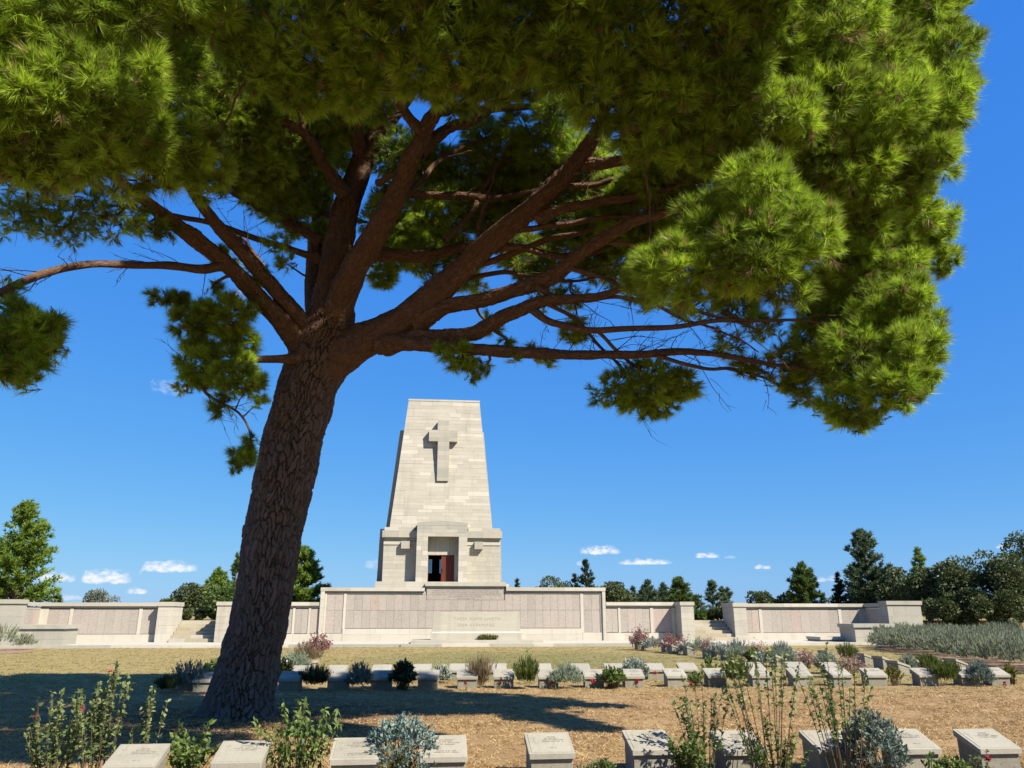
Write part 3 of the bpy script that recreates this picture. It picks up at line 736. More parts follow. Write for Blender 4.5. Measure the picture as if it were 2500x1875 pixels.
# portal
PY = -1.05
zs = courses(3.6, 6.40, .24, .40)
for a0, a1 in zip(zs, zs[1:]):
    for (u0, u1) in ((-1.54, -.83), (1.12, 1.66)):
        m_ = u0 + (u1 - u0) * random.uniform(.35, .65)
        for v0, v1 in (((u0, m_), (m_, u1)) if random.random() < .35 else ((u0, u1),)):
            block('portal_stone', v0 + .002, v1 - .002, PY - random.uniform(0, .006), .2, zz(a0) + .002, zz(a1) - .002, limestone_pale if random.random() < .35 else limestone, tw)
zs = [6.40, 6.64, 6.86, 7.08]
for a0, a1 in zip(zs, zs[1:]):
    x = -1.54
    while x < 1.65:
        e = min(1.66, x + random.uniform(.7, 1.3)); e = 1.66 if 1.66 - e < .35 else e
        block('portal_stone', x + .002, e - .002, PY - random.uniform(0, .006), .3, zz(a0) + .002, zz(a1) - .002, limestone_grey if random.random() < .4 else limestone, tw); x = e
# gently arched top of the portal
V = []; F = []; n = 14
for y in (PY - .01, .4):
    for i in range(n + 1):
        x = -1.545 + 3.21 * i / n; u = (i / n - .5) * 2
        V += [(x, y, zz(7.084)), (x, y, zz(7.26 + .12 * (1 - u * u)))]
m_ = 2 * (n + 1)
for i in range(n):
    q = 2 * i; F += [(q, q + 2, q + 3, q + 1), (m_ + q + 2, m_ + q, m_ + q + 1, m_ + q + 3), (q + 1, q + 3, m_ + q + 3, m_ + q + 1), (q + 2, q, m_ + q, m_ + q + 2)]
F += [(0, 1, m_ + 1, m_), (m_ - 2 + m_, 2 * m_ - 1, m_ - 1, m_ - 2)]
link('portal_coping', pymesh('portal_coping', V, F, limestone_grey), tw)
# doorway: recessed lintel stones, jambs, door leaf, dark room with far windows
for u0, u1 in ((-.83, -.33), (-.326, .55), (.554, 1.12)):
    block('lintel_stone', u0 + .002, u1 - .002, -.35, .2, zz(5.30), zz(6.40), limestone, tw)
block('door_jamb', -.83, -.80, -.34, .2, zz(3.6), zz(5.298), limestone_pale, tw); block('door_jamb', .89, 1.12, -.36, .2, zz(3.6), zz(5.298), limestone_pale, tw)
dr = block('door', .06, .885, -.28, -.22, zz(3.6), zz(5.295), door_mat, tw)
block('door', -.795, -.755, -.26, .55, zz(3.6), zz(5.29), door_mat, tw)
block('door_handle', .10, .14, -.33, -.285, zz(4.25), zz(4.45), iron_mat, tw)
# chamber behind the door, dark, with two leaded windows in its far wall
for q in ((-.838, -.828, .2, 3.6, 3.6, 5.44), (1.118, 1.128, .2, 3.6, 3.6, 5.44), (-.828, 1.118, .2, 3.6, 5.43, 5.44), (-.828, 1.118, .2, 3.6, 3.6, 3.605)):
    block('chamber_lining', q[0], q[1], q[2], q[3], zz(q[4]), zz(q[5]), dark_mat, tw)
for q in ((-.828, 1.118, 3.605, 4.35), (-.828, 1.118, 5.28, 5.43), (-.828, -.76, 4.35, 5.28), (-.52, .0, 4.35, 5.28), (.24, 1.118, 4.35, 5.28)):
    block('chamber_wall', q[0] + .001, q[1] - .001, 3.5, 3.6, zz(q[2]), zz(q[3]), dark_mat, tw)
for x0 in (-.76, .0):
    wn = block('window', x0, x0 + .24, 3.56, 3.57, zz(4.35), zz(5.28), glass_mat, tw)
    for i in range(1, 7): block('glazing_bar', x0, x0 + .24, 3.53, 3.55, zz(4.35) + i * .133 - .008, zz(4.35) + i * .133 + .008, iron_mat, tw)
    for i in range(1, 3): block('glazing_bar', x0 + i * .08 - .006, x0 + i * .08 + .006, 3.528, 3.552, zz(4.35), zz(5.28), iron_mat, tw)
# cross in relief: upright face on the leaning wall
cr = yface(10.16) - .13
for x0, x1, z0, z1 in ((-.41, .37, 13.622, 14.29), (-.98, .95, 12.84, 13.618), (-.37, .40, 10.16, 12.836)):
    zs = courses(z0, z1, .24, .36)
    for a0, a1 in zip(zs, zs[1:]):
        x = x0
        while x < x1 - .01:
            e = min(x1, x + random.uniform(.45, .9)); e = x1 if x1 - e < .25 else e
            block('cross_stone', x + .001, e - .001, cr - random.uniform(0, .004), cr + .9, zz(a0) + .001, zz(a1) - .001, limestone_grey if random.random() < .45 else limestone, tw); x = e
# ------------------------------------------------------------------ the great pine
pine = empty('pine_tree', (-4.63, 14.35, 0)); PB0 = Vector(pine.location)
tag(pine, 'huge leaning umbrella pine with a furrowed trunk and a spreading crown overhead', 'tree')
def pix_r(wv, P):
    """radius in metres of something wv wide in the 2212 px view, at point P"""
    d_ = P.y * math.cos(TH) + (P.z - EYE) * math.sin(TH)
    return wv * V2S * .5 / F_PX * d_
def cell2(u, v, per, seed):
    """cellular noise, periodic in u with period per: returns F1, F2, id"""
    iu = np.floor(u).astype(int); iv = np.floor(v).astype(int)
    f1 = np.full(u.shape, 9.0); f2 = np.full(u.shape, 9.0); idd = np.zeros(u.shape)
    def hsh(a, b_, k):
        x = np.sin(a * 127.1 + b_ * 311.7 + k * 74.7 + seed) * 43758.5453
        return x - np.floor(x)
    for du in (-1, 0, 1):
        for dv in (-1, 0, 1):
            cu = iu + du; cv = iv + dv; cm = np.mod(cu, per)
            px = cu + .1 + .8 * hsh(cm, cv, 1); py = cv + .1 + .8 * hsh(cm, cv, 2)
            d_ = np.maximum(np.abs(u - px) * .8, 0) ** 2 + np.abs(v - py) ** 2
            d_ = np.sqrt(d_); new = d_ < f1
            f2 = np.where(new, f1, np.minimum(f2, d_)); idd = np.where(new, hsh(cm, cv, 3), idd); f1 = np.minimum(f1, d_)
    return f1, f2, idd
# trunk: (x, y, width, depth) in the 2212 px view
tp = [(510, 1600, 134, 14.3), (517, 1540, 126, 14.35), (532, 1450, 120, 14.35), (556, 1350, 111, 14.3), (577, 1250, 109, 14.25), (593, 1130, 113, 14.2),
      (614, 1030, 115, 14.1), (641, 920, 117, 14.0), (664, 840, 116, 13.9), (690, 765, 120, 13.8), (712, 705, 104, 13.75), (722, 660, 76, 13.7)]
P = [atv(x, y, Y) for x, y, w_, Y in tp]; rad = [pix_r(w_, q) for (x, y, w_, Y), q in zip(tp, P)]
Pc = catmull(P, 52); rc = np.interp(np.linspace(0, len(rad) - 1, len(Pc)), np.arange(len(rad)), rad)
SEG = 300
V, F, uv, (ang, ln, U, W, T) = tube(Pc, rc, SEG, .05, 3)
m_ = SEG + 1; n_ = len(Pc); V = V.reshape(n_, m_, 3)
cen = np.array([tuple(q) for q in Pc])[:, None]; outw = unit(V - cen)
A = np.broadcast_to(ang[None], (n_, m_)); Z = np.broadcast_to(ln[:, None], (n_, m_))
# root flare
Z = Z - .30
flare = np.exp(-np.maximum(Z, 0) / .26) * (.10 + .16 * np.maximum(0, np.sin(5 * A + .6)) ** 2 + .06 * np.sin(3 * A + 2)) 
def vnoise(u, v, per, seed):
    """smooth value noise, periodic in u"""
    iu = np.floor(u).astype(int); iv = np.floor(v).astype(int); fu = u - iu; fv = v - iv
    fu = fu * fu * (3 - 2 * fu); fv = fv * fv * (3 - 2 * fv)
    def h(a_, b_):
        x = np.sin(np.mod(a_, per) * 127.1 + b_ * 311.7 + seed * 17.3) * 43758.5453
        return x - np.floor(x)
    return (h(iu, iv) * (1 - fu) + h(iu + 1, iv) * fu) * (1 - fv) + (h(iu, iv + 1) * (1 - fu) + h(iu + 1, iv + 1) * fu) * fv - .5
UA = A / (2 * np.pi)
PER = 42
f1, f2, idd = cell2(UA * PER + 1.3 * vnoise(UA * 12, Z / .35, 12, 1) + .75 * vnoise(UA * 40, Z / .10, 40, 2) + .3 * vnoise(UA * 110, Z / .04, 110, 3),
                    Z / .30 + 1.2 * vnoise(UA * 40, Z / .5, 40, 4) + .25 * vnoise(UA * 110, Z / .05, 110, 5), PER, 5.2)
g1, g2, id2 = cell2(UA * PER * 2 + .9 * vnoise(UA * 60, Z / .08, 60, 6), Z / .11 + .8 * vnoise(UA * 80, Z / .2, 80, 7), PER * 2, 9.1)
sst = lambda x, a, b_: np.clip((x - a) / (b_ - a), 0, 1) ** 2 * (3 - 2 * np.clip((x - a) / (b_ - a), 0, 1))
plate = sst(f2 - f1, .02, .13) * (.085 + .035 * (idd - .5)) + sst(g2 - g1, .03, .25) * .010 + .006 * (id2 - .5) + .012 * vnoise(UA * 60, Z / .05, 60, 8) + .04 * vnoise(UA * 7, Z / .4, 7, 9)
# knots
for ka, kz, kr in ((-1.2, 4.75, .22), (-1.75, 3.1, .18), (-1.0, 2.0, .14)):
    dk = np.sqrt((np.angle(np.exp(1j * (A - ka))) * .55) ** 2 + (Z - kz) ** 2)
    plate += .05 * np.exp(-(dk / kr) ** 2) - .05 * np.exp(-(dk / (kr * .35)) ** 2) + .015 * np.sin(dk * 70) * np.exp(-(dk / (kr * 1.1)) ** 2)
V = V + outw * (plate - .055 + flare)[..., None]
V[:, -1] = V[:, 0]
tint = np.clip(.75 * idd + .25 * id2, 0, 1)
me = npmesh('trunk', V.reshape(-1, 3) - np.array(PB0), F, trunk_mat, smooth=True, uv=uv, point_tint=tint.ravel())
link('trunk', me, pine)

# limbs: lists of (x, y, width, depth)
limbs = {
 'right_main': [(700,790,110,13.8),(770,745,95,13.6),(850,705,74,13.3),(940,632,64,13.0),(1040,540,53,12.7),(1150,448,46,12.3),(1240,365,40,11.9),(1290,290,29,11.5),(1320,200,21,11.1),(1345,110,13,10.8)],
 'front_leader': [(715,730,94,13.75),(738,640,70,13.4),(790,540,58,13.0),(860,420,47,12.5),(900,325,41,12.0),(925,270,36,11.7),(945,220,27,11.4),(965,130,18,11.0)],
 'back_leader': [(695,740,97,13.8),(712,640,76,13.9),(735,520,67,14.0),(765,400,58,14.0),(800,300,49,13.9),(845,245,39,13.7),(900,190,23,13.5)],
 'dark_leader': [(690,720,60,14.1),(682,620,50,14.5),(690,500,44,14.8),(700,380,36,15.0),(690,280,24,15.0)],
 'left_main': [(665,790,63,13.7),(630,720,50,13.4),(560,640,41,12.9),(490,572,40,12.4),(420,520,38,11.9),(350,465,32,11.3),(280,405,25,10.7),(200,330,16,10.0),(130,240,9,9.4)],
 'left_second': [(680,720,55,13.6),(640,678,37,13.3),(580,615,35,12.9),(520,545,33,12.4),(470,485,29,11.9),(430,430,24,11.3),(390,350,15,10.6),(360,250,8,10.0)],
 'left_bough': [(480,575,26,12.3),(430,582,22,12.0),(340,572,19,11.5),(230,568,18,10.9),(130,580,19,10.3),(60,610,20,9.9),(-10,640,18,9.6),(-80,680,10,9.3)],
 'left_thin': [(690,560,26,14.0),(650,545,17,13.8),(560,517,15,13.5),(450,482,14,13.2),(380,468,12,13.0),(300,450,9,12.7),(210,440,6,12.4)],
 'left_thin_high': [(690,520,28,14.1),(650,498,19,13.9),(580,460,17,13.6),(520,425,14,13.4),(450,395,8,13.1)],
 'stub_left': [(650,775,30,13.4),(600,776,20,13.1),(540,779,18,12.9),(480,786,17,12.7),(445,800,12,12.6),(440,840,8,12.6),(470,870,7,12.6),(515,895,6,12.6),(535,930,5,12.6),(545,975,4,12.6)],
 'stub_up': [(470,788,12,12.7),(445,770,10,12.65),(428,752,8,12.6),(410,700,5,12.6)],
 'right_second': [(900,700,55,13.2),(965,662,33,12.9),(1060,645,35,12.6),(1150,615,35,12.2),(1210,585,35,11.9),(1280,525,31,11.5),(1350,485,26,11.1),(1420,462,22,10.7),(1500,440,17,10.3),(1590,400,9,9.9)],
 'right_third': [(830,745,57,13.4),(900,732,39,13.1),(980,727,37,12.9),(1050,705,35,12.6),(1110,672,33,12.3),(1190,652,28,12.0),(1300,640,18,11.6),(1420,600,11,11.2)],
 'right_low': [(820,745,50,13.3),(890,740,34,13.0),(1000,752,30,12.7),(1120,758,26,12.4),(1240,768,24,12.1),(1360,768,22,11.8),(1480,763,17,11.5),(1590,772,14,11.2),(1700,790,10,11.0),(1800,800,7,10.8)],
 'right_arch': [(1140,660,24,12.2),(1180,690,18,12.0),(1240,710,17,11.8),(1330,715,15,11.6),(1450,705,13,11.3),(1560,690,11,11.0),(1680,690,8,10.8),(1780,700,5,10.6)],
 'right_twig': [(1160,620,16,12.1),(1200,642,12,12.0),(1260,648,12,11.8),(1340,640,10,11.6),(1450,660,9,11.3),(1560,690,8,11.0),(1650,720,5,10.8)],
 'right_upper_fork': [(1255,355,34,11.9),(1320,350,25,11.6),(1390,332,21,11.3),(1450,312,17,11.0),(1540,290,12,10.6),(1640,260,7,10.2)],
 'right_mid': [(1160,470,34,12.4),(1210,452,24,12.2),(1280,440,22,12.0),(1360,425,18,11.7),(1440,405,14,11.4),(1540,390,8,11.0)],
 'right_mid_low': [(1060,540,24,12.8),(1110,535,19,12.8),(1190,552,18,12.9),(1270,545,16,12.9),(1340,530,12,12.8),(1440,545,8,12.6),(1540,560,5,12.4)],
 'inner_right': [(790,545,40,13.5),(850,550,32,13.6),(930,550,28,13.7),(1000,535,22,13.8),(1100,520,14,13.9),(1200,500,8,14.0)],
 'inner_high': [(830,410,30,13.8),(890,418,20,13.7),(980,425,18,13.6),(1080,428,16,13.5),(1180,405,14,13.4),(1270,385,9,13.3)],
 'upper_right': [(905,330,34,12.2),(960,285,26,12.3),(1030,255,26,12.4),(1100,205,26,12.5),(1170,170,20,12.5),(1260,140,12,12.4)],
 'upper_cross': [(940,245,22,12.8),(1010,235,20,13.0),(1100,232,18,13.2),(1200,225,14,13.3),(1300,200,8,13.3)],
 'upper_left': [(745,420,36,13.6),(705,360,26,13.2),(665,300,23,12.8),(610,262,19,12.4),(560,248,14,12.0),(480,210,8,11.6)],
 'upper_left_fork': [(668,305,18,12.8),(640,250,15,12.5),(620,200,11,12.2),(590,130,7,11.9)],
 'upper_mid': [(775,330,34,13.6),(770,270,26,13.2),(785,215,22,12.9),(805,150,14,12.6),(820,60,9,12.3)],
 'front_fork': [(915,290,30,11.8),(880,250,24,11.5),(855,205,20,11.2),(840,150,16,10.9),(815,80,10,10.5)],
 'side_spur': [(815,395,18,12.9),(850,378,13,12.6),(890,355,12,12.3),(905,335,10,12.1)],
 'mid_a': [(1010,575,20,12.9),(1080,560,16,12.9),(1170,520,15,12.8),(1260,500,13,12.7),(1360,470,10,12.5),(1450,450,6,12.3)],
 'mid_b': [(1100,500,18,12.5),(1170,490,15,12.5),(1250,480,14,12.4),(1340,470,12,12.2),(1420,480,9,12.0),(1500,500,5,11.8)],
 'mid_c': [(930,650,16,13.1),(1000,610,13,13.1),(1080,590,12,13.1),(1160,600,10,13.0),(1250,605,7,12.9),(1340,590,4,12.8)],
 'mid_d': [(960,520,16,13.4),(1010,470,14,13.5),(1040,410,12,13.6),(1090,350,9,13.7),(1150,300,5,13.8)],
 'mid_e': [(1200,400,18,12.2),(1260,400,15,12.2),(1330,390,13,12.1),(1410,370,10,12.0),(1490,360,6,11.8)],
 'mid_f': [(1290,520,14,11.5),(1360,530,12,11.3),(1440,560,10,11.1),(1520,570,7,10.9),(1600,600,4,10.7)],
 'mid_g': [(1230,580,14,11.8),(1300,600,11,11.7),(1390,640,10,11.5),(1480,690,8,11.3),(1560,720,5,11.1),(1640,760,3,11.0)],
 'mid_h': [(1290,715,10,11.7),(1340,760,9,11.9),(1380,800,7,12.1),(1420,830,5,12.2),(1460,850,3,12.2)],
 'mid_i': [(1000,752,9,12.7),(1010,770,8,12.7),(1000,800,5,12.7)],
 'mid_j': [(1180,655,12,12.0),(1240,690,9,12.1),(1290,740,8,12.2),(1340,790,6,12.2),(1390,850,4,12.2)],
 'mid_k': [(1420,770,12,11.6),(1500,790,9,11.6),(1590,800,8,11.6),(1680,830,6,11.6),(1760,870,4,11.6)],
 'mid_l': [(860,430,18,12.6),(900,400,14,12.9),(950,350,12,13.2),(1010,310,10,13.5),(1080,290,6,13.8)],
 'mid_m': [(640,500,14,13.9),(600,470,12,13.8),(560,400,10,13.6),(530,330,7,13.3)],
 'mid_n': [(600,620,12,13.0),(560,560,10,12.8),(520,520,8,12.6),(470,500,5,12.4)],
 'upright_twig': [(1035,500,12,12.9),(1038,470,10,12.9),(1050,430,7,12.9),(1070,380,4,12.9)],
}
allpts = []
for i, (k, pl) in enumerate(limbs.items()):
    P = [atv(x, y, Y) for x, y, w_, Y in pl]; rad = [pix_r(w_ * .87, q) for (x, y, w_, Y), q in zip(pl, P)]
    # small natural wander
    rr_ = np.random.default_rng(50 + i)
    Pc = catmull(P, 9); s_ = np.linspace(0, 1, len(Pc)); rc = np.interp(np.linspace(0, len(rad) - 1, len(Pc)), np.arange(len(rad)), rad)
    Pc = [q + Vector((math.sin(7 * a_ + i) + .5 * math.sin(23 * a_), 0, math.cos(9 * a_ + 2 * i) + .5 * math.cos(27 * a_))) * .022 * min(1, a_ * 4) for q, a_ in zip(Pc, s_)]
    big = rad[0] > .11
    if big:
        Pc = catmull(P, 30); s_ = np.linspace(0, 1, len(Pc)); rc = np.interp(np.linspace(0, len(rad) - 1, len(Pc)), np.arange(len(rad)), rad)
        Pc = [q + Vector((math.sin(7 * a_ + i) + .5 * math.sin(23 * a_), 0, math.cos(9 * a_ + 2 * i) + .5 * math.cos(27 * a_))) * .022 * min(1, a_ * 4) for q, a_ in zip(Pc, s_)]
    sg_ = 72 if big else (18 if rad[0] > .05 else 10)
    V, F, uv, (an_, ln_, U_, W_, T_) = tube(Pc, rc, sg_, .10, i)
    if big:
        V = V.reshape(len(Pc), sg_ + 1, 3); ce = np.array([tuple(q) for q in Pc])[:, None]; ow = unit(V - ce)
        UA_ = np.broadcast_to(an_[None] / (2 * np.pi), V.shape[:2]); Z_ = np.broadcast_to(ln_[:, None], V.shape[:2]); pr = 18
        f1, f2, idd = cell2(UA_ * pr + 1.0 * vnoise(UA_ * 9, Z_ / .25, 9, i) + .5 * vnoise(UA_ * 30, Z_ / .07, 30, i + 1), Z_ / .15 + 1.0 * vnoise(UA_ * 20, Z_ / .3, 20, i + 2), pr, 3.3 + i)
        hgt = (sst(f2 - f1, .01, .22) * (.020 + .014 * (idd - .5)) + .010 * vnoise(UA_ * 30, Z_ / .04, 30, i + 5) + .03 * vnoise(UA_ * 4, Z_ / .3, 4, i + 6)) * np.minimum(1, rc / .12)[:, None] - .01
        V = V + ow * hgt[..., None]; V[:, -1] = V[:, 0]; V = V.reshape(-1, 3)
    nm_ = 'root' if k.startswith('root') else 'limb'
    link(nm_, npmesh(nm_, V - np.array(PB0), F, farbark_mat if nm_ == 'root' else limb_mat, smooth=True, uv=uv), pine)
    if nm_ == 'limb':
        for q, r0 in zip(Pc, rc): allpts.append((q, r0))
AP = np.array([tuple(q) for q, r0 in allpts]); AR = np.array([r0 for q, r0 in allpts])

# foliage: clumps (x, y, radius in view px, depth, density, flatten)
clumps = [
 # right flank
 (1950,40,120,9.9,1,.9),(2042,118,88,9.7,1,.9),(1880,140,118,9.6,1,.9),(2010,235,108,9.6,1,.9),(1900,250,120,9.4,1,.9),(2068,205,56,9.6,1,.9),(1770,70,150,9.2,1,.9),
 (1790,210,110,9.2,1,.9),(1690,255,98,8.9,1,.95),(1985,330,100,9.7,1,.9),(1860,360,100,9.6,1,.9),(1760,370,90,9.7,1,.9),
 (1640,425,115,8.2,1,.9),(1720,500,105,8.2,1,.95),(1620,545,120,8.2,1,.85),(1540,490,95,8.6,1,.9),(1460,585,110,8.6,.9,.8),(1400,600,70,9.4,.8,.8),(1690,590,90,8.3,.9,.8),
 (1940,430,92,10.4,1,.9),(2010,480,68,10.6,1,.9),(1860,470,95,10.2,1,.9),(1930,560,88,10.7,1,.9),(1850,560,90,10.5,1,.85),(2030,560,46,10.8,.9,.9),(1790,640,85,11.0,.7,.8),(1960,640,60,10.0,.9,.9),
 (1900,690,95,10.4,1,.85),(1970,760,78,9.6,1,.9),(1850,775,100,10.4,1,.85),(1770,730,80,11.2,.9,.85),(1920,840,75,9.7,1,.85),(1820,870,66,10.5,.85,.85),(1745,805,62,11.5,.75,.7),
 (1690,780,50,11.6,.45,.7),(1640,800,36,11.7,.35,.6),(1990,830,40,9.6,.9,.9),(1860,905,36,10.3,.6,.7),(1800,915,24,11.7,.4,.7),
 (2000,700,46,11.8,1,.9),(1985,780,56,11.9,1,.9),(1930,760,70,11.9,1,.9),
 # clumps hanging under the right boughs
 (1400,840,80,12.2,.9,.85),(1470,835,50,12.2,.9,.8),(1330,830,42,12.2,.6,.7),(1400,880,36,12.2,.5,.8),(1000,775,44,12.7,.85,.8),(1020,810,24,12.7,.6,.8),(1160,765,34,12.5,.35,.5),(1240,720,36,12.4,.7,.7),(1110,770,30,12.5,.3,.5),
 (1600,640,70,11.4,.7,.7),(1500,660,60,11.6,.45,.6),(1570,740,46,11.4,.4,.6),(1650,705,60,11.2,.5,.6),
 # top, over the middle
 (1620,80,140,9.0,1,.9),(1560,190,120,8.9,1,.9),(1480,70,140,8.8,1,.9),(1440,190,110,8.8,1,.9),(1350,110,130,8.7,1,.9),(1300,210,90,8.8,1,.85),(1380,290,85,9.2,.9,.8),(1520,320,95,9.3,1,.85),(1220,110,120,8.7,1,.9),(1230,30,120,8.5,1,.9),
 (1100,70,120,8.6,1,.9),(1060,160,75,8.8,.8,.8),(980,60,120,8.5,1,.9),(900,140,85,8.6,.9,.85),(860,40,120,8.4,1,.9),(760,70,120,8.4,1,.9),(760,180,80,8.7,.9,.85),(640,80,130,8.3,1,.9),(560,130,95,8.4,1,.9),(650,190,75,8.7,.9,.85),(520,40,110,8.3,1,.9),
 (960,190,60,9.0,.8,.8),(1000,-60,140,8.4,1,.9),(1300,-60,140,8.5,1,.9),(1600,-60,150,8.9,1,.9),(700,-60,140,8.2,1,.9),(1850,-40,140,9.6,1,.9),(2030,-20,90,9.8,1,.9),
 # left, close to the camera
 (230,60,130,7.2,1,.9),(100,40,130,7.0,1,.9),(-30,90,140,7.0,1,.9),(290,170,100,7.4,1,.9),(190,190,120,7.2,1,.9),(70,210,130,7.2,1,.9),(-40,280,130,7.3,1,.9),(300,280,95,7.7,1,.85),(190,310,110,7.6,1,.85),(80,330,110,7.6,.9,.8),(390,310,90,8.2,.9,.85),(440,370,80,8.6,.8,.8),
 (340,370,70,8.2,.75,.75),(250,390,70,8.1,.6,.7),(430,-20,110,7.6,1,.9),(330,-40,130,7.2,1,.9),
 # thin veil of the left bough
 (60,420,90,10.5,.5,.6),(160,450,90,10.7,.5,.6),(250,465,80,10.9,.5,.6),(130,500,60,10.7,.4,.5),(320,480,50,11.2,.35,.5),(30,480,60,10.5,.35,.6),(360,500,36,11.4,.3,.5),
 (480,560,40,12.6,.25,.6),(560,590,40,12.8,.25,.6),(600,530,36,13.2,.25,.6),
 # far left hanging bough
 (20,720,95,9.6,1,.85),(70,720,75,9.6,1,.85),(-40,780,90,9.5,1,.85),(40,790,60,9.6,.9,.8),(10,620,40,9.7,.5,.7),
 # clump on the stub
 (420,690,62,12.6,1,.85),(490,690,66,12.6,1,.85),(430,790,60,12.6,.9,.85),(500,810,72,12.6,1,.85),(550,830,30,12.6,.7,.8),(380,650,34,12.6,.8,.8),(520,740,46,12.7,.8,.8),(430,745,46,12.7,.9,.8),
 (525,985,36,12.6,.7,.8),(545,950,24,12.6,.6,.8),
 # inner and rear foliage behind the boughs
 (1000,380,80,14.6,1,.8),(1090,400,80,14.5,1,.8),(1180,420,80,14.2,1,.8),(1270,350,80,13.6,1,.8),(1290,430,70,13.8,1,.8),(1380,380,80,12.8,1,.8),(1420,530,80,12.8,1,.8),(1480,430,80,12.4,1,.8),(1220,520,60,14.2,.8,.7),(1080,500,70,14.6,.9,.7),(1330,500,60,13.6,.9,.7),
 (940,520,60,14.8,.9,.7),(870,540,60,14.8,.9,.7),(1000,600,40,14.6,.6,.6),(1180,640,50,13.6,.5,.6),(1240,640,40,13.4,.5,.6),(1400,650,50,12.6,.5,.6),(1060,700,36,13.4,.45,.6),(1250,700,30,13.0,.45,.6),
 (1090,740,26,12.9,.5,.6),(960,760,30,12.8,.5,.6),(1050,790,26,12.7,.4,.6),(1190,780,26,12.5,.35,.5),(1300,850,40,12.2,.45,.6),(1350,870,36,12.2,.45,.7),(1440,870,40,12.2,.5,.7),(1500,840,30,12.2,.45,.7),(1610,790,36,11.6,.4,.6),(1680,830,36,11.5,.4,.6),(1730,850,40,11.4,.45,.6),(1780,890,34,11.2,.45,.7),(1850,920,26,10.6,.45,.7),(1900,900,34,10.0,.5,.7),
 (700,520,50,14.8,.7,.7),(660,420,70,14.6,.9,.8),(700,330,80,14.4,1,.8),(760,260,80,14.0,1,.8),(600,330,80,13.6,1,.8),(520,400,60,13.2,.8,.7),
 (340,640,30,12.6,.5,.7),(560,870,26,12.6,.45,.7),(480,880,34,12.6,.5,.7),(400,830,36,12.6,.5,.7),(510,1005,26,12.6,.45,.7),(120,760,40,9.6,.5,.7),(110,690,40,9.6,.5,.7),(60,830,36,9.6,.5,.7),(560,650,30,12.9,.3,.6),(620,570,30,13.4,.3,.6),(460,620,26,12.7,.3,.6),
 (450,180,110,11.5,1,.9),(380,90,110,11.0,1,.9),(500,270,110,12.2,1,.9),(560,350,90,13.0,1,.85),(600,430,70,13.6,.9,.8),(640,300,100,13.4,1,.85),(560,200,110,12.2,1,.9),(720,230,100,13.2,1,.85),(640,480,46,14.2,.7,.7),(600,400,80,14.2,.9,.8),
 (850,480,85,14.2,1,.8),(900,545,70,14.3,1,.7),(960,470,90,14.4,1,.8),(1000,570,60,14.4,.85,.7),(830,590,46,14.3,.7,.6),(870,350,90,14.4,.9,.8),(930,360,70,14.4,.9,.8),(1060,440,80,14.4,.9,.8),(1120,360,70,14.2,.8,.8),(1040,300,60,14.0,.7,.8),
 (1110,290,55,13.6,.7,.8),(1180,330,70,13.6,.9,.8),(1200,250,70,13.0,.9,.8),(1250,480,60,13.6,.7,.7),(1140,560,70,13.9,.75,.7),(1190,590,55,13.9,.5,.6),(1300,560,70,13.4,.8,.7),(1360,500,90,12.8,1,.8),(1400,420,90,12.2,1,.8),(1330,420,60,12.6,.8,.8),
 (1440,350,100,11.4,1,.85),(1480,500,80,11.8,1,.8),(1560,590,70,11.6,.8,.8),(1330,600,46,12.8,.6,.6),(1030,620,36,14.2,.4,.6),(940,610,40,14.2,.6,.6),(760,600,36,14.4,.4,.6),
 (1900,150,170,11.2,1,.9),(1880,330,170,11.4,1,.9),(1900,520,140,11.8,1,.9),(1860,690,120,12.2,1,.9),(1780,260,150,11.2,1,.9),(1700,400,150,11.0,1,.9),(1600,500,120,10.6,1,.85),(1640,200,150,11.0,1,.9),(1500,250,140,10.6,1,.9),(300,120,170,9.6,1,.9),(150,150,170,9.4,1,.9),(60,60,160,9.2,1,.9),(200,280,130,9.6,1,.85),(60,280,140,9.4,1,.85),
 (800,180,100,11.8,.9,.85),(1000,200,70,11.6,.7,.8),(1120,150,90,11.2,.9,.85),(1700,130,120,10.6,1,.9),(1600,330,100,10.6,1,.9),(1740,440,80,10.8,1,.9),
]
rngc = np.random.default_rng(21)
NN = 36
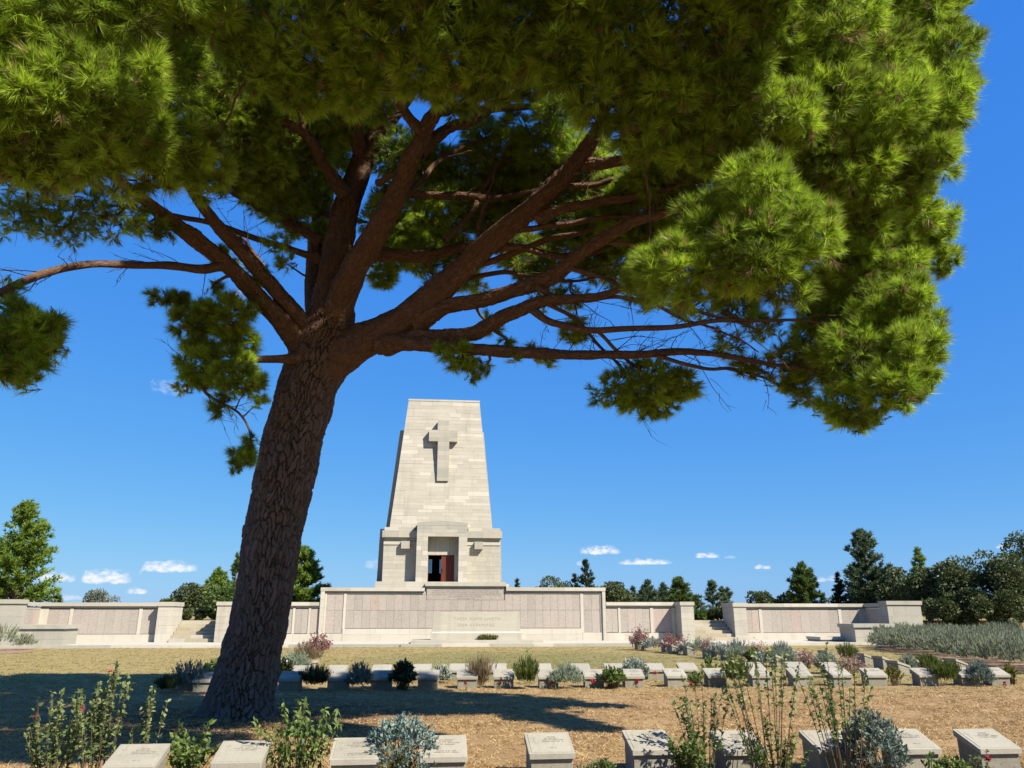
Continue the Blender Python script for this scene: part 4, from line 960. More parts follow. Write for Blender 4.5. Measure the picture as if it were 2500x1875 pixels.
def clump_mesh(Rm, den, seed, knobby=True):
    """one dense clump of needle brushes, radius Rm, about the origin"""
    g = np.random.default_rng(seed)
    ns = max(4, int(4 + 13 * (Rm / .6) ** 2))
    nd = unit(g.normal(size=(ns, 3)) + np.array([0, 0, .22]))
    # spread the knobs apart
    for it in range(12):
        df = nd[:, None] - nd[None]; dd = (df ** 2).sum(-1) + 1e-3
        nd = unit(nd + (df / dd[..., None] ** 1.5).sum(1) * .012)
    kc = nd * Rm * g.uniform(.46, .70, (ns, 1)); kr = Rm * g.uniform(.28, .42, ns)
    nt_ = int(den * 640 * (Rm / .65) ** 1.7); nin = nt_ // 4
    which = g.integers(0, ns, nt_)
    d0 = unit(unit(g.normal(size=(nt_, 3))) + nd[which] * .8 + np.array([0, 0, .30]))
    pos = kc[which] + d0 * (kr[which] * g.uniform(.35, .92, nt_) ** .5)[:, None]
    pos[:nin] = unit(g.normal(size=(nin, 3))) * Rm * .62 * (g.random((nin, 1)) ** .33)
    d = unit(d0 + g.normal(0, .14, (nt_, 3)) + np.array([0, 0, .18]))
    ph = g.beta(1.6, 2.8, (nt_, NN)) * 1.15 + .05; ro = g.uniform(0, 6.283, (nt_, NN))
    a_ = unit(np.cross(d, np.array([.31, .77, .55]))); b_ = np.cross(d, a_)
    nv = d[:, None] * np.cos(ph)[..., None] + (a_[:, None] * np.cos(ro)[..., None] + b_[:, None] * np.sin(ro)[..., None]) * np.sin(ph)[..., None]
    base = pos[:, None] - d[:, None] * (g.uniform(0, .12, (nt_, NN)))[..., None]
    nl = (g.uniform(.11, .21, nt_)[:, None] * g.uniform(.65, 1.12, (nt_, NN))).ravel()
    nv = nv.reshape(-1, 3); base = base.reshape(-1, 3)
    s_ = unit(np.cross(nv, unit(g.normal(size=nv.shape)))); w_ = .0082
    Vn = np.stack([base - s_ * w_ * .5, base + s_ * w_ * .5, base + nv * nl[:, None] + np.array([0, 0, -.008])], 1).reshape(-1, 3)
    tk = g.normal(.5, .16, ns)[which]
    tt = np.repeat(np.clip(tk + g.normal(0, .14, nt_), 0, 1), NN) + g.normal(0, .07, nt_ * NN)
    dead = np.repeat(g.random(nt_) < .035, NN); tt = np.where(dead | (g.random(nt_ * NN) < .03), 0, np.maximum(tt, .1))
    return npmesh('foliage_clump', Vn, np.arange(len(Vn)).reshape(-1, 3), needle_mat, tint=np.clip(tt, 0, 1)), nd, kc
SIZES = (.22, .34, .48, .66, .86)
lib = {}
for si, S_ in enumerate(SIZES):
    lib[('d', si)] = [clump_mesh(S_, 1.0, 100 + si * 10 + v) for v in range(3)]
    if si < 4: lib[('s', si)] = [clump_mesh(S_, .34, 300 + si * 10 + v) for v in range(2)]
stalks = []
cl3 = [(atv(x, y, Y), None, rp, den, fl) for (x, y, rp, Y, den, fl) in clumps]
# the part of the crown above the picture
for gy in np.arange(5.25, 13.0, .85):
    for gx in np.arange(-8.5, 8.0, .95):
        X_, Y_ = gx + rngc.normal(0, .25), gy + rngc.normal(0, .25)
        if X_ > .66 * Y_ - .6 or ((X_ - .2) / 8.2) ** 2 + ((Y_ - 9.2) / 4.9) ** 2 > 1: continue
        if Y_ < 8 and (X_ < -2.6 or X_ > 3.9) or X_ > 3.9: continue
        if Y_ > 7.6 and X_ > -4 and not (-2.2 < X_ < 3 and Y_ > 8.0) and rngc.random() < .5: continue
        Z_ = 1.65 + .925 * Y_ + 1.05 + abs(rngc.normal(0, .3))
        cl3.append((Vector((X_, Y_, Z_)), .80, 0, 1, .9))
CC = np.array([tuple(q[0]) for q in cl3]); RA = np.linalg.norm(CC - np.array([-3.2, 13.4, 8.5]), axis=1)
for ci, (C, Rm, rp, den, fl) in enumerate(cl3):
    Rm = Rm or pix_r(rp * 2, C); C = np.array(tuple(C))
    kind_ = 's' if den < .62 else 'd'
    si = int(np.argmin([abs(math.log(S_ / Rm)) for S_ in (SIZES if kind_ == 'd' else SIZES[:4])]))
    me, nd, kc = lib[(kind_, si)][ci % len(lib[(kind_, si)])]
    k_ = Rm / SIZES[si]
    o = link('foliage_clump', me, pine); o.location = Vector(C) - PB0
    rz = rngc.uniform(0, 6.283); o.rotation_euler = (rngc.normal(0, .12), rngc.normal(0, .12), rz); o.scale = (k_, k_, k_ * (.55 + .45 * fl))
    # the twig that carries it, and finer stalks to its knobs
    dist = np.linalg.norm(AP - C, axis=1) + AR * -2 + np.maximum(0, AP[:, 2] - C[2] - .2) * .5
    j = int(np.argmin(dist)); dc = np.linalg.norm(CC - C, axis=1) + np.where(RA < RA[ci] - .05, 0, 99); jc = int(np.argmin(dc))
    if dist[j] < min(dc[jc], .9): stalks.append((AP[j], C, min(.036, AR[j] * .6 + .004)))
    elif dc[jc] < 3: stalks.append((CC[jc], C, .02))
    rm = Matrix.Rotation(rz, 3, 'Z')
    for q in range(0, len(kc), 3):
        e_ = Vector(C) + rm @ Vector(kc[q] * k_); stalks.append((C, np.array(tuple(e_)), .008))
    for q in range(int(4 * den + 2)):                               # bare dead twigs
        e_ = C + unit(rngc.normal(size=3) + np.array([0, 0, -.6])) * Rm * rngc.uniform(.5, .95); stalks.append((C, e_, .005))
# fine side twigs and dead spurs along the thinner boughs
idx = np.where((AR < .085) & (AR > .008))[0]
for j in rngc.choice(idx, 420):
    q = AP[j]; j2 = min(j + 3, len(AP) - 1); dr = AP[j2] - q; n0 = np.linalg.norm(dr)
    if n0 < 1e-3 or n0 > 1.5: continue
    d_ = unit(dr / n0 * .8 + rngc.normal(0, .55, 3) + np.array([0, 0, .15])); ln_ = rngc.uniform(.2, 1.1)
    e_ = q + d_ * ln_; stalks.append((q, e_, .0095)); 
    for t_ in (.45, .7, .9):
        s0 = q + d_ * ln_ * t_; stalks.append((s0, s0 + unit(d_ + rngc.normal(0, .7, 3)) * ln_ * rngc.uniform(.2, .45), .005))
VV = []; FF = []; UU = []; k = 0
for (p0, p1, r0) in stalks:
    p0 = Vector(p0); p1 = Vector(p1); ln_ = (p1 - p0).length
    if ln_ < .05: continue
    n_ = 7 if r0 > .01 else 4
    sag = Vector((rngc.normal(0, .10), rngc.normal(0, .10), -.10 if r0 > .01 else .02)) * ln_
    Pq = [p0.lerp(p1, t_) + sag * (4 * t_ * (1 - t_)) + Vector(rngc.normal(0, .016, 3)) * ln_ * (1 if 0 < t_ < 1 else 0) for t_ in np.linspace(0, 1, n_)]
    V, F, uv, _x = tube(Pq, np.linspace(r0, r0 * .35, n_), 6 if r0 > .01 else 3)
    VV.append(V); FF.append(F + k); UU.append(uv); k += len(V)
o = link('twigs', npmesh('twigs', np.concatenate(VV) - np.array(PB0), np.concatenate(FF), limb_mat, smooth=True, uv=np.concatenate(UU)), pine); o['kind'] = 'stuff'
# ------------------------------------------------------------------ grave markers
SL = math.atan2(.145, .44)
def grave_meshes():
    ped = chamfer_prism('pedestal', [(.025, -.05), (.40, -.05), (.40, .315), (.025, .196)], -.225, .225, .008, grave_stone, False)
    # tablet: sloping slab
    n = Vector((-math.sin(SL), math.cos(SL))); f = Vector((-.012, .25)); bk = Vector((.428, .395))
    tb = chamfer_prism('tablet', [f, f - Vector((0, .050)), (bk.x - .003, .325), bk], -.245, .245, .007, grave_tablet, False)
    # raised face in the middle of the tablet
    def on(u, v, h_): q = f + (bk - f) * v + n * h_; return (u, q.x, q.y)
    V = [on(-.215, .07, -.002), on(.215, .07, -.002), on(.215, .93, -.002), on(-.215, .93, -.002), on(-.212, .075, .004), on(.212, .075, .004), on(.212, .925, .004), on(-.212, .925, .004)]
    fc = pymesh('face', V, [(4, 5, 6, 7), (0, 1, 5, 4), (1, 2, 6, 5), (2, 3, 7, 6), (3, 0, 4, 7)], grave_tablet)
    V = []; F = []
    def bar(u0, u1, v0, v1):
        k = len(V); V.extend([on(u0, v0, .0058), on(u1, v0, .0058), on(u1, v1, .0058), on(u0, v1, .0058)]); F.append((k, k + 1, k + 2, k + 3))
    bar(-.160, -.150, .48, .86); bar(-.185, -.1605, .715, .74); bar(-.1495, -.125, .715, .74)
    cr_ = pymesh('cross', V, F, letter_mat)
    ins = []
    for s_ in range(4):
        random.seed(40 + s_); V = []; F = []
        def row(v0, cx_, half_):
            u = cx_ - half_
            while u < cx_ + half_:
                w_ = random.uniform(.004, .009)
                if random.random() < .84:
                    k = len(V); V.extend([on(u, v0, .0058), on(u + w_, v0, .0058), on(u + w_, v0 + .035, .0058), on(u, v0 + .035, .0058)]); F.append((k, k + 1, k + 2, k + 3))
                u += w_ + .0035
        row(.74, .03, .045 + .01 * s_); row(.67, .03, .07); row(.60, .04, .13); row(.53, .04, .11 - .01 * s_)
        if s_ != 1:
            row(.24, .03, .10 if s_ > 1 else .03)
            if s_ > 1: row(.17, .03, .13)
        m2 = pymesh('inscription', V, F, letter_faint); ins.append(m2)
    random.seed(99)
    return ped, tb, fc, cr_, ins
G_PED, G_TAB, G_FACE, G_CROSS, G_INS = grave_meshes()
gcount = 0
def grave(loc, rz, label, group, detail=True):
    global gcount
    r_ = empty('grave_marker', loc, rz + random.uniform(-.02, .02)); r_.rotation_euler[0] = random.uniform(-.012, .012)
    tag(r_, label, 'grave marker', group)
    link('pedestal', G_PED, r_); t_ = link('tablet', G_TAB, r_)
    link('face', G_FACE, t_)
    if detail:
        link('cross', G_CROSS, t_); i_ = link('inscription', G_INS[gcount % 4], t_); i_['kind'] = 'stuff'
    gcount += 1
    return r_
# front row: mid of the tablet's front edge in the photograph
fr = [(313, 1873), (576, 1863), (864, 1854), (1083, 1848), (1348, 1840), (1597, 1831), (1820, 1832), (2050, 1831), (2246, 1829), (2442, 1828)]
what = ['behind tall rose stems', 'beside a drooping leafy shrub', 'half behind leafy stems', 'right of the silver-green bush', 'standing clear on dry grass', 'beside the big rose bush', 'behind sparse rose stems', 'behind the tall rose bush', 'beside the dense blue-green bush', 'with pink blooms at its foot']
pts = [gnd(x, y, .25) for x, y in fr]
rz0 = math.atan2(pts[-1].y - pts[1].y, pts[-1].x - pts[1].x)
for i, q in enumerate(pts):
    grave((q.x, q.y, 0), rz0, f'{ordinal(i)} grave marker from the left in the nearest row, {what[i]}', 'grave markers in the nearest row')
# second row
def ybase(x): return float(np.interp(x, [430, 731, 1040, 1477, 1679, 2300, 2500], [1691, 1687, 1682, 1680, 1678, 1675.5, 1675]))
r2 = [(493, 0), (703, 0), (822, 0), (928, 0), (1043, 0), (1140, 0), (1230, 0), (1340, 0), (1452, 0), (1550, 0), (1654, 0), (1754, 0), (1862, 0), (1962, 0), (2060, 0), (2146, 0), (2272, 0), (2374, 0), (2447, 0)]
for i, (x, _0) in enumerate(r2):
    q = gnd(x, ybase(x))
    grave((q.x, q.y, 0), R(1.5), f'{ordinal(i)} grave marker from the left in the front line of the second row', 'grave markers in the front line of the second row')
def ybase2(x): return float(np.interp(x, [700, 1120, 1600, 1970], [1668, 1662, 1660, 1656]))
r3 = [723, 817, 928, 1028, 1118, 1214, 1325, 1420, 1502, 1603, 1684, 1850, 1952, 2040]
for i, x in enumerate(r3):
    q = gnd(x, ybase2(x))
    grave((q.x, q.y, 0), R(1.5), f'{ordinal(i)} grave marker from the left in the back line of the second row', 'grave markers in the back line of the second row', False)
# diagonal column on the right, turned sideways
ca = [(1582, 1585), (1598, 1587), (1650, 1592), (1668, 1596), (1706, 1600), (1757, 1608), (1803, 1612), (1874, 1625), (1929, 1628)]
for i, (x, y) in enumerate(ca):
    q = gnd(x, y)
    grave((q.x - .2, q.y, 0), R(103), f'{ordinal(i)} sideways grave marker from the wall in the diagonal row among grey shrubs', 'grave markers turned sideways in the diagonal row', False)
cb = [(1963, 1610), (2046, 1615), (2140, 1624), (2187, 1633), (2227, 1647), (2270, 1642), (2323, 1638), (2366, 1641)]
for i, (x, y) in enumerate(cb):
    q = gnd(x, y)
    grave((q.x - .2, q.y, 0), R(106), f'{ordinal(i)} dark-backed grave marker from the left, on the lawn right of the diagonal row', 'grave markers on the right lawn', False)
for i, (x, y, lb) in enumerate([(424, 1683, 'shaded sideways grave marker at the left end, in front of a dark bush'), (505, 1645, 'sunlit sideways grave marker just left of the trunk, behind the row'), (528, 1640, 'small sunlit sideways grave marker touching the trunk edge'), (716, 1648, 'sunlit sideways grave marker right of the trunk among grey shrubs')]):
    q = gnd(x, y); grave((q.x + .2, q.y, 0), R(-100), lb, 'grave markers turned sideways by the trunk', False)
# ------------------------------------------------------------------ shrubs and flowers
def stems_mesh(name, curves, mat, seg=3):
    VV = []; FF = []; k = 0
    for P_, r0 in curves:
        V, F, uv, _x = tube(P_, np.linspace(r0, r0 * .4, len(P_)), seg); VV.append(V); FF.append(F + k); k += len(V)
    return npmesh(name, np.concatenate(VV), np.concatenate(FF), mat, smooth=True)
def bush_parts(w, h, st):
    """st: dict with n stems, leaves per stem, leaf length, width, shape, up, t0, mat, stem radius, flower...  -> list of (part, mesh)"""
    g = rng; n = st['n']; m = st['m']
    # stem ends spread through a dome
    u = unit(g.normal(size=(n, 3))); u[:, 2] = np.abs(u[:, 2]) * st.get('upr', 1.0) + st.get('lift', .15); u = unit(u)
    rr = g.uniform(st.get('rmin', .72), 1.0, (n, 1)) * st.get('lump', lambda d_: 1.0)(u)
    E_ = u * rr; E_ = E_ / np.array([np.quantile(np.abs(E_[:, 0]), .96), np.quantile(np.abs(E_[:, 1]), .96), E_[:, 2].max()]) * np.array([w / 2, w / 2, h])
    B_ = np.stack([E_[:, 0] * st.get('base', .3) + g.normal(0, .02, n), E_[:, 1] * st.get('base', .3) + g.normal(0, .02, n), np.zeros(n)], 1)
    cv = np.array([0, 0, 1.0]) * h * st.get('arch', .15)
    ts = g.uniform(st.get('t0', .3), 1.0, (n, m)); ts[:, 0] = 1.0
    P_ = B_[:, None] * (1 - ts)[..., None] + E_[:, None] * ts[..., None] + cv * (4 * ts * (1 - ts))[..., None]
    D_ = unit(E_ - B_)[:, None] * st.get('fwd', .8) + g.normal(0, st.get('spread', .5), (n, m, 3)) + np.array([0, 0, st.get('up', .3)])
    P_ = P_.reshape(-1, 3); D_ = D_.reshape(-1, 3); k = len(P_)
    Ln = g.uniform(.7, 1.25, k) * st['len']; tint = np.repeat(g.normal(.5, .18, n), m) + g.normal(0, .13, k)
    a = Acc()
    if st.get('shape', 'blade') == 'blade':
        a.add(*blades(P_, D_, Ln, st['wid']), tint)
    else:
        nn = unit(g.normal(size=(k, 3)) * .6 + np.array([0, 0, 1.0]))
        a.add(*leaves(P_, D_, nn, Ln, Ln * st['wid'], st.get('fold', .3)), np.repeat(tint, 4))
    parts = [('foliage', a.mesh('foliage', st['mat']))]
    if st.get('stem', 0) > 0:
        cs = []
        for i in range(0, n, st.get('every', 1)):
            t_ = np.linspace(0, 1, 5)[:, None]
            cs.append((B_[i] * (1 - t_) + E_[i] * t_ + cv * (4 * t_ * (1 - t_)), st['stem']))
        parts.append(('stems', stems_mesh('stems', cs, st.get('stem_mat', stem_mat))))
    if st.get('fl', 0):
        nf = st['fl']; j = g.integers(0, n, nf); tt = g.uniform(st.get('flt', .85), 1.06, (nf, 1))
        Pf = B_[j] * (1 - tt) + E_[j] * tt + np.array([0, 0, .01]) + g.normal(0, st.get('flj', .02), (nf, 3))
        q = st.get('flp', 6); Pf = np.repeat(Pf, q, 0); kf = len(Pf)
        a = Acc(); a.add(*leaves(Pf, rdir(kf) + np.array([0, 0, .5]), rdir(kf), g.uniform(.7, 1.2, kf) * st['fls'], st['fls'] * .8), np.repeat(g.uniform(0, 1, kf), 4))
        parts.append(('flowers', a.mesh('flowers', st['flm'])))
    return parts
ST = {
 'lavender': dict(n=260, m=14, base=.5, rmin=.6, len=.085, wid=.014, mat=m_lav, up=.6, spread=.35, t0=.35, lift=.25),
 'lavbed': dict(n=80, m=12, len=.15, wid=.03, mat=m_lavbed, up=.9, spread=.28, t0=.35, lift=.35, upr=1.3, rmin=.8),
 'blue': dict(n=260, m=14, base=.5, rmin=.6, len=.085, wid=.016, mat=m_blue, up=.6, spread=.35, t0=.35, lift=.2),
 'spiky': dict(n=230, m=14, base=.5, len=.11, wid=.013, mat=m_spiky, up=1.0, spread=.25, t0=.25, lift=.8, rmin=.6),
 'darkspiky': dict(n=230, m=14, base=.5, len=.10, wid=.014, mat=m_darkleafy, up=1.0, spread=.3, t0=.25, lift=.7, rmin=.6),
 'silver': dict(n=150, m=12, base=.5, rmin=.6, len=.09, wid=.38, shape='leaf', mat=m_silver, up=.5, spread=.5, t0=.45, lift=.25),
 'leafy': dict(n=90, m=12, len=.085, wid=.55, shape='leaf', mat=m_leafy, up=.2, spread=.7, t0=.35, lift=.5, stem=.006),
 'glossy': dict(n=110, m=11, len=.10, wid=.55, shape='leaf', mat=m_darkleafy, up=.3, spread=.7, t0=.35, lift=.35, stem=.006, fl=40, fls=.05, flm=m_palepink, flp=3),
 'salvia': dict(n=110, m=9, len=.06, wid=.3, shape='leaf', mat=m_rose, up=.6, spread=.4, t0=.2, lift=.5, rmin=.6, stem=.004, every=2, fl=380, fls=.055, flm=m_pink, flp=5, flt=.6, flj=.04),
 'palesalvia': dict(n=110, m=8, len=.05, wid=.3, shape='leaf', mat=m_grassred, up=.6, spread=.4, t0=.2, lift=.5, rmin=.6, stem=.004, every=2, fl=200, fls=.045, flm=m_palepink, flp=4, flt=.65, flj=.04),
 'redgrass': dict(n=170, m=5, len=.26, wid=.012, mat=m_grassred, up=1.0, spread=.22, t0=.05, lift=.9, rmin=.5),
 'yellow': dict(n=60, m=9, len=.06, wid=.5, shape='leaf', mat=m_yellow, up=.4, spread=.6, t0=.3, lift=.6, stem=.004),
}
def make(name, label, cat, loc, w, h, st, group=None, **over):
    d_ = dict(ST[st]) if isinstance(st, str) else dict(st); d_.update(over)
    r_ = empty(name, loc, random.uniform(-3, 3)); tag(r_, label, cat, group)
    for pn, me in bush_parts(w, h, d_):
        o_ = link(pn, me, r_)
        if pn in ('flowers', 'stems'): o_['kind'] = 'stuff'
    return r_
def pxbush(name, label, x0, x1, ytop, ybot, st, cat='shrub', group=None, zs=1.0, **over):
    """size and place from the photograph: foot on the ground at ybot"""
    b_ = gnd((x0 + x1) / 2, ybot); d_ = b_.y * math.cos(TH) - EYE * math.sin(TH)
    w_ = (x1 - x0) / F_PX * d_; top = at((x0 + x1) / 2, ytop, b_.y).z
    return make(name, label, cat, (b_.x, b_.y + w_ * .1, 0), w_, max(.08, top) * zs, st, group, **over)
# second row of markers
pxbush('shrub', 'dark bushy shrub left of the trunk behind a shaded grave marker', 405, 505, 1612, 1688, 'blue')
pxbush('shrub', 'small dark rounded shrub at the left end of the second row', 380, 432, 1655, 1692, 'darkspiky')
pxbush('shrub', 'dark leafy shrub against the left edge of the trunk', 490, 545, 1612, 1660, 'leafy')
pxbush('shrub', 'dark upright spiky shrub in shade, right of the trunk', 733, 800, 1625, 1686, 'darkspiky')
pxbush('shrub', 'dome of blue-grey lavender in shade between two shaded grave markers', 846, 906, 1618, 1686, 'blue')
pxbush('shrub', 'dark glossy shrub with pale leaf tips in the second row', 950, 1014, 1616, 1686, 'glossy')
pxbush('shrub', 'small silver-leaved plant between the shaded markers, catching sun', 1050, 1098, 1626, 1668, 'silver')
pxbush('shrub', 'tuft of reddish dry grass at the edge of the tree shadow', 1142, 1204, 1614, 1680, 'redgrass')
pxbush('shrub', 'tall upright yellow-green rosemary in front of the altar stone', 1252, 1318, 1606, 1683, 'spiky')
pxbush('shrub', 'lone leggy rose sprig rising behind the upright green rosemary', 1278, 1302, 1588, 1670, dict(ST['leafy'], n=7, m=16, len=.07, t0=.2, stem_mat=gstem_mat))
pxbush('shrub', 'sprawling grey-green lavender right of the upright rosemary', 1342, 1420, 1617, 1682, 'lavender')
pxbush('shrub', 'leafy dark green rose low between two sunlit grave markers', 1466, 1526, 1630, 1682, 'leafy')
pxbush('shrub', 'pale silver bush behind the second row of markers', 1520, 1587, 1610, 1662, 'silver')
pxbush('shrub', 'low green plant beside a marker left of the rounded rosemary', 1678, 1722, 1640, 1677, 'yellow', mat=m_leafy)
pxbush('shrub', 'rounded rosemary with green sides and grey top in the second row', 1770, 1838, 1605, 1681, 'spiky')
pxbush('shrub', 'small yellow-green shrub near the right end of the second row', 2166, 2212, 1626, 1674, 'yellow')
pxbush('shrub', 'spreading green upright shrub between right-hand grave markers', 2278, 2350, 1613, 1676, 'spiky')
pxbush('shrub', 'dome of grey-blue lavender second last in the right-hand row', 2370, 2429, 1614, 1676, 'blue')
pxbush('shrub', 'small brown and yellow shrub at the right end of the second row', 2458, 2488, 1620, 1672, 'yellow', mat=m_yellow)
pxbush('shrub', 'grey lavender behind the right-hand markers on the lawn', 2200, 2246, 1599, 1644, 'lavender')
pxbush('shrub', 'green upright rosemary behind the right-hand markers', 2246, 2294, 1598, 1644, 'spiky')
pxbush('shrub', 'leggy green plant left of the rounded rosemary', 1715, 1760, 1600, 1668, dict(ST['leafy'], n=16, m=12, stem_mat=gstem_mat))
# right of the trunk
pxbush('shrub', 'pink-red flowering shrub right of the trunk before the name wall', 742, 806, 1541, 1604, 'salvia')
pxbush('shrub', 'straw-grey shrub right of the trunk below the pink-red shrub', 706, 772, 1568, 1624, 'lavender', mat=m_grassred)
pxbush('shrub', 'rounded pale green shrub hugging the right side of the trunk', 676, 756, 1588, 1652, 'lavender')
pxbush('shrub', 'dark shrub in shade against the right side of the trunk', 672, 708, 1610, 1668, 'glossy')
# diagonal bed on the right
D = [('salvia', 1536, 1590, 1530, 1588, 'crimson flowering shrub at the far left of the diagonal bed'), ('silver', 1570, 1620, 1555, 1590, 'silver plant below the crimson shrub at the far end of the diagonal bed'),
     ('salvia', 1608, 1690, 1545, 1595, 'wide pink-red flowering shrub before the right steps'), ('silver', 1655, 1690, 1570, 1598, 'small silver plant among markers at the far end of the diagonal bed'),
     ('lavender', 1684, 1735, 1553, 1600, 'rounded grey lavender left of the right steps'), ('palesalvia', 1712, 1752, 1558, 1606, 'faded pinkish shrub below the right steps'),
     ('silver', 1735, 1782, 1570, 1610, 'silver leafy plant in the middle of the diagonal bed'), ('blue', 1772, 1830, 1558, 1606, 'small dark blue-green dome behind the diagonal bed'),
     ('lavender', 1776, 1832, 1573, 1614, 'rounded sage-green lavender in the middle of the diagonal bed'), ('palesalvia', 1818, 1890, 1562, 1618, 'airy dusty pink shrub in the diagonal bed'),
     ('leafy', 1820, 1860, 1580, 1626, 'broad green plant in front of the dusty pink shrub'), ('blue', 1884, 1936, 1566, 1616, 'dark rounded lavender at the right of the dusty pink shrub'),
     ('lavender', 1884, 1955, 1580, 1628, 'large sage dome in front of the dark rounded lavender'), ('silver', 1845, 1885, 1592, 1630, 'pale silver plant at the near end of the diagonal bed'),
     ('palesalvia', 1948, 1998, 1585, 1632, 'dusty brown shrub right of the sage dome'), ('lavender', 1995, 2050, 1590, 1645, 'grey-white plant behind the tall roses'),
     ('spiky', 2050, 2096, 1570, 1620, 'upright green rosemary before the low right wall'), ('palesalvia', 2048, 2118, 1590, 1655, 'dry brownish shrub behind the tall right rose')]
for st, x0, x1, yt, yb, lb in D: pxbush('shrub', lb, x0, x1, yt, yb, st)

# lavender bed at the right, on a low bank
A0, B0, A1, B1 = gnd(2148, 1583), gnd(2570, 1652), Vector((23.5, 51.5, .30)), Vector((30, 33, .35))
o = link('planting_bed', pymesh('planting_bed', [A0 + Vector((-.4, -.4, .02)), B0 + Vector((0, -.4, .02)), B1, A1], [(0, 1, 2, 3)], soil_mat)); tag(o, kind='structure')
lavm = []
for v in range(5):
    lavm.append(bush_parts(1.3, .74 + .05 * v, dict(ST['lavbed'], n=85)))
cnt_ = [0] * 9
for iu in range(19):
    for iv in range(9):
        u = (iu + random.uniform(-.3, .3) + .5) / 19; v_ = (iv + random.uniform(-.3, .3) + .2) / 9
        q = (A0 * (1 - u) + B0 * u) * (1 - v_) + (A1 * (1 - u) + B1 * u) * v_
        if q.x > .68 * q.y or q.x < 17.0 and q.y > 47: continue
        c_ = fw(0, 0); loc_s = (q.x - OX) * math.cos(DEL) + (q.y - OY) * math.sin(DEL); loc_y = -(q.x - OX) * math.sin(DEL) + (q.y - OY) * math.cos(DEL)
        if loc_y > -3.3 and loc_s < 29.2: continue
        r_ = empty('lavender_bush', (q.x, q.y, max(0, q.z - .02)), random.uniform(-3, 3)); s_ = random.uniform(.85, 1.15); r_.scale = (s_, s_, s_)
        nrow = [0, 1].index(iv) if iv < 2 else -1
        lb = (f'{ordinal(cnt_[iv])} grey-green lavender bush from the low wall in the ' + ('front' if iv == 0 else 'second') + ' line of the right bed') if iv < 2 else 'grey-green lavender bush deep in the big bed at the right'
        cnt_[iv] += 1; tag(r_, lb, 'shrub', 'lavender bushes in the right bed')
        for pn, me in lavm[random.randrange(5)]: link(pn, me, r_)
pxbush('lavender_bush', 'grey lavender bush at the far left edge, before the low wall', -40, 40, 1525, 1590, 'lavbed')
pxbush('lavender_bush', 'smaller grey lavender bush beside the left low wall', 34, 78, 1548, 1588, 'lavbed')
o = link('planting_bed', pymesh('planting_bed', [gnd(-60, 1600) + Vector((0, 0, .015)), gnd(80, 1594) + Vector((0, 0, .015)), gnd(90, 1580) + Vector((0, 0, .015)), gnd(-60, 1578) + Vector((0, 0, .015))], [(0, 1, 2, 3)], soil_mat)); tag(o, kind='structure')

# foreground plants
def rose(label, x0, x1, ytop, ybot, n, leaf, mat, extra=None, m=26, cat='rose bush', **over):
    d_ = dict(n=int(n * 1.05), m=int(m * 1.25), len=leaf, wid=.62, shape='leaf', mat=mat, up=.15, spread=.8, fwd=.35, t0=.22, lift=1.1, upr=1.2, rmin=.6, base=.35, arch=.04, stem=.0055, fold=.35)
    d_.update(over); return pxbush('rose_bush', label, x0, x1, ytop, ybot, d_, cat)
rose('leafy rose bush with tall stems at the bottom left corner', 20, 190, 1690, 1925, 26, .055, m_rose, fl=2, fls=.035, flm=m_rosepink, flp=14, flt=1.0, flj=.0)
rose('tall upright rose stems rising left of the first near marker', 150, 300, 1618, 1925, 20, .052, m_rose, m=40, fl=2, fls=.03, flm=m_rosepink, flp=12, flt=.8, flj=.0, rmin=.75)
rose('single slender rose stem in front of the first near marker', 300, 372, 1678, 1915, 7, .052, m_rose, m=36)
rose('low broad-leaved bright green plant right of the first near marker', 376, 516, 1772, 1905, 22, .075, m_leafy, m=18, lift=.6)
rose('drooping leafy shrub with long leaves between the second and third near markers', 618, 826, 1712, 1905, 30, .078, m_leafy, m=24, wid=.42, up=-.75, spread=.55, fwd=.4, rmin=.65, cat='shrub')
arte = dict(n=420, m=11, len=.042, wid=.5, shape='leaf', mat=m_arte, up=.35, spread=.55, t0=.72, lift=.12, rmin=.8, stem=.003, every=4, stem_mat=gstem_mat)
pxbush('shrub', 'big frilly silver-green artemisia bush in the nearest row', 880, 1074, 1746, 1905, arte)
pxbush('shrub', 'small bright green plant at the foot of the artemisia', 950, 1010, 1842, 1900, dict(ST['leafy'], n=26, m=10, len=.05, mat=m_spiky))
rose('sparse grey-green rose stems left of the big right rose', 1648, 1800, 1640, 1900, 16, .05, m_rose, m=26, rmin=.7, t0=.3)
rose('dense dark leafy rose base right of the sixth near marker', 1640, 1752, 1778, 1912, 26, .06, m_leafy, m=22)
rose('very tall open rose bush with bare reddish stems on the right', 1790, 1990, 1588, 1920, 17, .050, m_rose, m=24, rmin=.78, t0=.55, stem=.007)
rose('green leafy lower growth under the tall open rose', 1830, 1990, 1760, 1920, 24, .05, m_leafy, m=18)
rose('tall leafy rose bush left of the dense blue-green bush', 1985, 2160, 1575, 1915, 18, .050, m_rose, m=28, rmin=.7, t0=.4, stem=.007)
pxbush('shrub', 'dense blue-green rounded bush in the right foreground', 2072, 2222, 1736, 1905, dict(n=300, m=12, len=.05, wid=.45, shape='leaf', mat=m_blue, up=.3, spread=.6, t0=.6, lift=.2, rmin=.82, stem=.004, every=4))
rose('low rose with two bright pink blooms at the foot of the last near marker', 2380, 2440, 1838, 1920, 8, .045, m_rose, m=10, fl=2, fls=.04, flm=m_rosepink, flp=18, flt=1.0, flj=.0)
pxbush('flower_tuft', 'small dark plant with pale pink flowers left of the sixth near marker', 1440, 1500, 1858, 1895, dict(ST['leafy'], n=50, m=8, len=.04, fl=14, fls=.02, flm=m_palepink, flp=4), 'plant')
